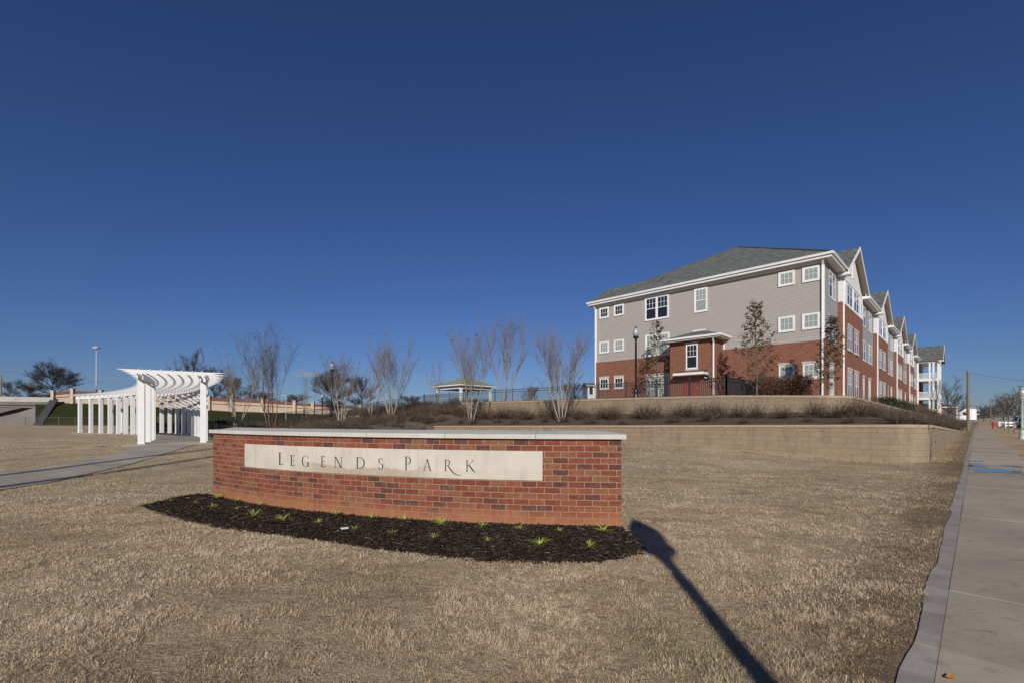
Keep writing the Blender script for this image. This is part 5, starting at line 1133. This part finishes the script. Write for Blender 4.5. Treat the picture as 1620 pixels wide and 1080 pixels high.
em = [hedge_mesh(1.3, 1.1, .75, 1300, M['evergreen'], 4+k, .07, 'evergreen_shrub') for k in range(2)]
for i in range(14):
    x, y = bloc(2.05-.01*i, 9.0+i*3.4); tag(obj('evergreen_shrub', em[i % 2], None, (x, y, terr(x, y)-.05), i), 'low dark evergreen shrub along the street front of the building', 'shrub', 'evergreen shrubs along the street front')
for i, (px, Y) in enumerate(((247, 47), (262, 47), (276, 46.5), (290, 46), (303, 45), (318, 43), (333, 41), (345, 42), (358, 42))):
    b = on(px, Y, -.05); o = obj('evergreen_shrub', em[i % 2], None, b, i); o.scale = (1.5, 1.5, 1.25); tag(o, 'dark low shrub in the line behind the pergola', 'shrub', 'dark shrubs behind the pergola')
# ================================================================== LEFT BACKGROUND: embankment, bridge, highway wall
top_px = [(-120, 646), (0, 641), (56, 636), (84, 637), (115, 637), (200, 640), (331, 648), (367, 650), (466, 653), (570, 656), (720, 660)]
rowsE = []
for f_, Yf, dz in ((0, 92, None), (.35, 98, None), (.8, 106, None), (1, 112, None), (1.15, 150, None)):
    rowsE.append([])
    for px, py in top_px:
        pt = at(px, py, 112); z = -.25+(pt.z+.25)*min(f_, 1)
        X = pt.x*(Yf/112); rowsE[-1].append((X, Yf, z))
U = len(top_px); V = [p for r_ in rowsE for p in r_]; fs = [(i*U+j, i*U+j+1, (i+1)*U+j+1, (i+1)*U+j) for i in range(4) for j in range(2, U-1)]
m = MB(); m.add(V, fs); tag(m.build('grass_embankment', M['green'], smooth=True), kind='structure')
hw = thing('highway_wall', 'long peach panel wall with brown bands and pale posts along the highway embankment', 'wall', at(84, 637, 112)); ho = Vector(hw.location)
wt = [(84, 620, 637), (115, 617, 637), (160, 619.5, 638.5), (210, 622, 640.5), (268, 625, 644.5), (331, 628, 648.5), (367, 629.5, 650.5), (416, 632.5, 651.5), (466, 636, 653), (495, 638, 654), (570, 642.5, 656.5), (640, 646, 658), (720, 650, 660)]
pan, bnd, ln = MB(), MB(), MB()
for i in range(len(wt)-1):
    (x0, t0, b0), (x1, t1, b1) = wt[i], wt[i+1]; P = [at(x0, b0, 112)-ho, at(x1, b1, 112)-ho, at(x1, t1, 112)-ho, at(x0, t0, 112)-ho]; P[0].z -= .8; P[1].z -= .8
    def slab(mb, f0, f1, y0, y1):
        a, b = P[0].lerp(P[3], f0), P[1].lerp(P[2], f0); c, d = P[1].lerp(P[2], f1), P[0].lerp(P[3], f1); V = [(a.x, y0, a.z), (b.x, y0, b.z), (c.x, y0, c.z), (d.x, y0, d.z)]; mb.add(V+[(v[0], y1, v[2]) for v in V], [(0,1,2,3), (7,6,5,4), (3,2,6,7), (0,4,5,1)])
    slab(pan, 0, .80, 0, .3); slab(bnd, .80, 1.0, -.05, .35); slab(ln, .60, .65, -.04, -.002)
pan.build('wall_panel', M['peach'], hw); bnd.build('brown_cap', M['brownband'], hw); ln.build('brown_line', M['brownband'], hw)
for x, t_, b_ in wt: 
    p0, p1 = at(x, b_+2, 111.7), at(x, t_-2.2, 111.7); m = MB(); m.box(-.34, .34, -.3, .3, p0.z-p1.z, 0); m.box(-.42, .42, -.38, .38, -.02, .16); m.build('post', M['wallpost'], hw, p1-ho)
br = thing('highway_bridge', 'pale concrete highway bridge over the dark underpass at the left edge', 'bridge', at(40, 636, 110)); bo = Vector(br.location)
a, b = at(-170, 624.5, 110)-bo, at(88, 628, 110)-bo
def bslab(name, mat, dz0, dz1, y0, y1, xa=0, xb=0):
    V = [(a.x+xa, y0, a.z+dz0), (b.x+xb, y0, b.z+dz0), (b.x+xb, y0, b.z+dz1), (a.x+xa, y0, a.z+dz1)]; m = MB(); m.add(V+[(v[0], y1, v[2]) for v in V], [(0,1,2,3), (7,6,5,4), (3,2,6,7), (0,4,5,1), (0,3,7,4), (1,5,6,2)]); return m.build(name, mat, br)
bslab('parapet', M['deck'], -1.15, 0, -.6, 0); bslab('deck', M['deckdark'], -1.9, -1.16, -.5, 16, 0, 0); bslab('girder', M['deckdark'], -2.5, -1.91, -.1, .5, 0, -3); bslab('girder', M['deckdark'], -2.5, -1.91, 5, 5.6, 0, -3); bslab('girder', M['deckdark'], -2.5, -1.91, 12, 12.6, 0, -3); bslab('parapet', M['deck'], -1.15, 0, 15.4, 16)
m = MB(); c0, c1, c2, c3 = at(57, 640, 111), at(60, 673, 92), at(-70, 674, 92), at(10, 643, 126)
m.add([at(-75, 674, 92), at(62, 673, 93), at(56, 641, 111), at(22, 647, 118), at(-75, 672, 126)], [(0,1,2,3,4)]); tag(m.build('slope_paving', M['slope'], None), 'grey concrete slope paving under the end of the highway bridge', 'slope paving')
m = MB(); m.add([at(-170, 674, 140), at(40, 674, 140), at(40, 634, 140), at(-170, 634, 140)], [(0,1,2,3)]); m.add([v+Vector((0, 1, 0)) for v in (at(-170, 674, 140), at(40, 674, 140), at(40, 634, 140), at(-170, 634, 140))], [(3,2,1,0)]); tag(m.build('underpass_wall', M['deckdark']), 'concrete wall far inside the highway underpass, its shade put into the dark colour', 'wall')  # flat far wall added to darken the opening; underpass shade is in its colour
m = MB(); e0, e1 = at(86, 632, 110.5), at(60, 673, 93); m.obox(e0+Vector((0, 0, .1)), e1+Vector((0, 0, .15)), 1.3, .4); tag(m.build('drain_chute', M['chute']), 'sloping dark concrete drain chute down the green embankment', 'drain chute')
# chain-link fence at the foot of the embankment
cf = thing('chain_link_fence', 'faint grey chain-link fence at the foot of the green embankment', 'fence', at(40, 672, 88)); co_ = Vector(cf.location); m = MB()
for z in (.05, 1.5):
    a, b = at(40, 672, 88)-co_, at(330, 671, 88)-co_; m.obox(a+Vector((0,0,z)), b+Vector((0,0,z)), .025, .025)
for k in range(140): a = (at(40, 672, 88)-co_).lerp(at(330, 671, 88)-co_, k/139); m.obox(a+Vector((0, 0, .03)), a+Vector((0, 0, 1.5)), .012, .012)
m.build('mesh_panel', M['chainlink'], cf)
pm_ = MB(); pm_.tube([(0, 0, -.2), (0, 0, 1.6)], .045, 6); pme = pm_.mesh('post', M['chainlink'])
for k in range(12): obj('post', pme, cf, (at(40, 672, 88)-co_).lerp(at(330, 671, 88)-co_, k/11))
def mast(px, Y, top, bot, r, label, head):
    b, t_ = at(px, bot, Y), at(px, top, Y); rt = thing('light_mast', label, 'light mast', b); H = t_.z-b.z; m = MB(); m.tube([(0, 0, -1), (0, 0, H)], [r, r*.45], 8); m.build('pole', M['grey_metal'], rt)
    if head: m = MB(); m.lathe([(.25, H-.1), (1.1, H-.3), (1.15, H+.15), (.5, H+.45), (.1, H+.7)], 14); m.build('lamp_head', M['grey_metal'], rt)
    else: m = MB(); m.obox((0, 0, H), (-.9, 0, H+.12), .07, .07); m.build('arm', M['grey_metal'], rt)
mast(152.5, 165, 550, 640, .28, 'very tall grey highway light mast with a round head, rising behind the pergola', True)
mast(452.5, 84, 625, 655, .09, 'thin pale pole before the highway wall, right of the rust-barked tree', False)
# ================================================================== RIGHT BACKGROUND
def pole(px, Y, base, top, r, label, arm=None):
    b = at(px, base, Y); H = at(px, top, Y).z-b.z; rt = thing('utility_pole', label, 'utility pole', b); m = MB(); m.tube([(0, 0, -.5), (0, 0, H)], [r, r*.85], 10); m.build('pole', M['wood'], rt)
    if arm:
        m = MB(); m.box(-arm, arm, -.06, .06, H-.75, H-.6); m.build('crossarm', M['wood'], rt); m = MB(); [m.lathe([(.05, H-.6), (.07, H-.5), (.03, H-.42)], 6, (x, 0, 0)) for x in (-arm*.9, -arm*.5, arm*.5, arm*.9)]; m.build('insulators', M['grey_metal'], rt)
    return rt, b+Vector((0, 0, H))
_, pt1 = pole(1531.5, 56, 677, 586, .155, 'weathered cut-off utility pole at the left edge of the pavement'); pole(1567, 120, 670, 632, .13, 'far utility pole with a crossarm right of the pavement', 1.4); _, ptl = pole(2, 150, 640, 593, .2, 'utility pole with crossarm at the far left behind the bridge', 1.6); pole(1544.5, 190, 667, 640, .1, 'faint far utility pole behind the white trailer', 1.2)
def wire(p, q, sag, label):
    m = MB(); m.tube([Vector(p).lerp(Vector(q), i/16)-Vector((0, 0, 4*sag*(i/16)*(1-i/16))) for i in range(17)], .016, 4); tag(m.build('power_line', M['black']), label, 'power line')
wire(pt1-Vector((0, 0, .25)), at(1760, 612, 66), .35, 'sagging black cable running right from the cut-off pole'); wire(at(-80, 574, 120), at(330, 620, 140), .6, 'thin power line sloping across the sky at the far left')
# tall poles behind the camera whose shadows stripe the path
for X_, Yb in ((-12.1, -13), (-14.2, -12)):
    rt = thing('utility_pole', 'tall utility pole behind the camera whose shadow crosses the left path', 'utility pole', (X_-.8, Yb, 0), 0, 'poles behind the camera'); m = MB(); m.tube([(0, 0, -.3), (0, 0, 15.8)], [.17, .12], 8); m.build('pole', M['wood'], rt)
def gable_house(name, label, px0, px1, base, eave_, ridge, Y, wall_m, roof_m, depth, nwin, cat='house'):
    b0, b1 = at(px0, base, Y), at(px1, base, Y); w = b1.x-b0.x; e = at(px0, eave_, Y).z-b0.z; rg = at(px0, ridge, Y).z-b0.z; rt = thing(name, label, cat, b0)
    m = MB(); m.box(0, w, 0, depth, -1, e); me = m.mesh('wall', M[wall_m]); brick_uv(me); obj('wall', me, rt)
    m = MB(); m.add([(-.3, -.4, e), (w+.3, -.4, e), (w+.3, depth/2, rg), (-.3, depth/2, rg), (-.3, depth+.4, e), (w+.3, depth+.4, e), (-.3, depth/2, e-.01), (w+.3, depth/2, e-.01)], [(0,1,2,3), (5,4,3,2), (0,3,4), (1,5,2), (0,4,5,1)]); me = m.mesh('roof', M[roof_m]); slope_uv(me); obj('roof', me, rt)
    m = MB(); m.box(-.32, w+.32, -.45, -.402, e-.16, e+.02); obj('fascia', m.mesh('fascia', M['trim']), rt)
    fm = MB(); ww = min(1.1, w/nwin*.5); fm.box(-ww/2-.1, ww/2+.1, -.06, 0, -.1, 1.5); pm2 = MB(); pm2.box(-ww/2, ww/2, -.07, -.062, 0, 1.4); fme, pm2e = fm.mesh('window', M['trim']), pm2.mesh('pane', M['glass']); rows = max(1, int(e/3.0))
    for r_ in range(rows):
        for k in range(nwin): o = obj('window', fme, rt, (w*(k+.5)/nwin, 0, .95+r_*3.0)); obj('pane', pm2e, o)
    return rt
gable_house('white_house', 'small white house with grey roof left of the apartment building', 929.5, 952, 632, 608.5, 603, 78, 'siding_white', 'roof', 5, 2)
gable_house('brick_house', 'far brick house with white windows beyond the balcony tower', 1482, 1512, 672, 643, 636, 120, 'brick_far', 'roof', 9, 4)
gable_house('brick_house', 'distant low grey-roofed brick house behind the white trailer', 1508, 1546, 669, 654, 648, 170, 'brick_far', 'roofgreen', 10, 4)
tr = thing('white_trailer', 'white box trailer office parked beyond the cut-off pole', 'trailer', at(1512.5, 667.5, 96)); w = at(1545, 0, 96).x-at(1512.5, 0, 96).x
m = MB(); m.box(0, w, 0, 2.6, .55, 2.75); m.box(.05, w-.05, .05, 2.55, 2.75, 2.85); me = m.mesh('body', M['panelwhite']); obj('body', me, tr)
m = MB(); m.box(w*.30, w*.62, -.05, -.002, 1.45, 2.05); f_ = obj('window', m.mesh('window', M['trim']), tr); m = MB(); m.box(w*.32, w*.60, -.06, -.052, 1.5, 2.0); obj('pane', m.mesh('pane', M['glass']), f_)
m = MB(); m.box(w*.75, w*.93, -.04, -.002, .6, 2.5); obj('door', m.mesh('door', M['trim']), tr); m = MB(); m.box(.1, w-.1, .1, 2.5, .05, .55); obj('skirt', m.mesh('skirt', M['deckdark']), tr)
# hydrant
b = at(1571.5, 677.5, 68); hy = thing('fire_hydrant', 'small red hydrant on the verge at the far end of the pavement', 'hydrant', (b.x, b.y, -.02)); m = MB(); m.lathe([(.2, 0), (.2, .08), (.14, .1), (.13, .75), (.18, .78), (.18, .84), (.12, .98), (.05, 1.06), (.0, 1.08)], 12); m.build('barrel', M['red'], hy, smooth=True); m = MB(); m.tube([(-.26, 0, .62), (.26, 0, .62)], .075, 8); m.build('outlet', M['red'], hy)
for i, (px, py, Y) in enumerate(((1587, 676, 74), (1597, 677, 70))):
    b = at(px, py, Y); r_ = thing('barricade', 'white board barricade on the verge beside the road', 'barricade', (b.x, b.y, -.02), -.5, 'white barricades'); m = MB(); m.box(-.6, .6, -.03, .03, .75, 1.0); m.box(-.6, .6, -.03, .03, .35, .55); m.build('board', M['white'], r_)
    for sx in (-.5, .5): m = MB(); m.obox((sx, -.35, 0), (sx, 0, 1.0), .06, .05); m.obox((sx, .35, 0), (sx, 0, 1.0), .06, .05); m.build('leg', M['white'], r_)
def car(loc, rz, paint, label, suv=True):
    rt = thing('parked_car', label, 'car', loc, rz, 'cars parked on the road'); H = 1.78
    prof = [(-2.35, .45), (-2.4, .8), (-2.3, 1.05), (-1.3, 1.15), (-.75, 1.70), (1.7, H), (2.25, 1.6), (2.35, 1.0), (2.38, .5)]; w = .92
    V = []; 
    for x, z in prof: ww = w if z < 1.1 else w*(1-.24*(z-1.1)/.7); V += [(x, -ww, z), (x, ww, z)]
    n = len(prof); fs = [(2*i, 2*i+1, 2*i+3, 2*i+2) for i in range(n-1)]+[tuple(2*i for i in range(n))[::-1], tuple(2*i+1 for i in range(n)), (2*n-2, 2*n-1, 1, 0)]; m = MB(); m.add(V, fs); m.build('body', M[paint], rt)
    for s_ in (-1, 1): m = MB(); P = [(-1.15, 1.16), (-.72, 1.6), (1.75, 1.66), (2.1, 1.2)]; V = [(x, s_*(w*(1-.24*(z-1.1)/.7)+.004), z) for x, z in P]; m.add(V, [(0, 1, 2, 3)]); m.build('side_window', M['glass'], rt)
    for x0, z0, x1, z1, nm in ((-1.27, 1.19, -.79, 1.66, 'windshield'), (1.98, 1.68, 2.30, 1.15, 'rear_window')): m = MB(); o = -.012 if x0 < 0 else .015; m.add([(x0+o, -.70, z0+.01), (x0+o, .70, z0+.01), (x1+o, .70, z1+.01), (x1+o, -.70, z1+.01)], [(0,1,2,3)]); m.build(nm, M['glass'], rt)
    for x in (-1.45, 1.45):
        for s_ in (-1, 1): m = MB(); m.tube([(x, s_*.70, .35), (x, s_*.93, .35)], .35, 16); wv = m.build('wheel', M['rubber'], rt); m = MB(); m.tube([(x, s_*.90, .35), (x, s_*.94, .35)], .2, 12); obj('rim', m.mesh('rim', M['grey_metal']), wv)
    for s_ in (-1, 1): m = MB(); m.box(-2.42, -2.36, s_*.62-.16, s_*.62+.16, .78, .95); m.build('headlight', M['globe'], rt); m = MB(); m.box(2.33, 2.39, s_*.74-.08, s_*.74+.08, .9, 1.3); m.build('taillight', M['red'], rt)
x, y = sr(106, 5.4); car((x, y, .01), R(90)-A1, 'carpaint', 'dark parked sport utility car on the road beyond the barricades'); x, y = sr(122, 5.4); car((x, y, .01), R(90)-A1, 'black_gloss', 'second dark car parked farther along the road')
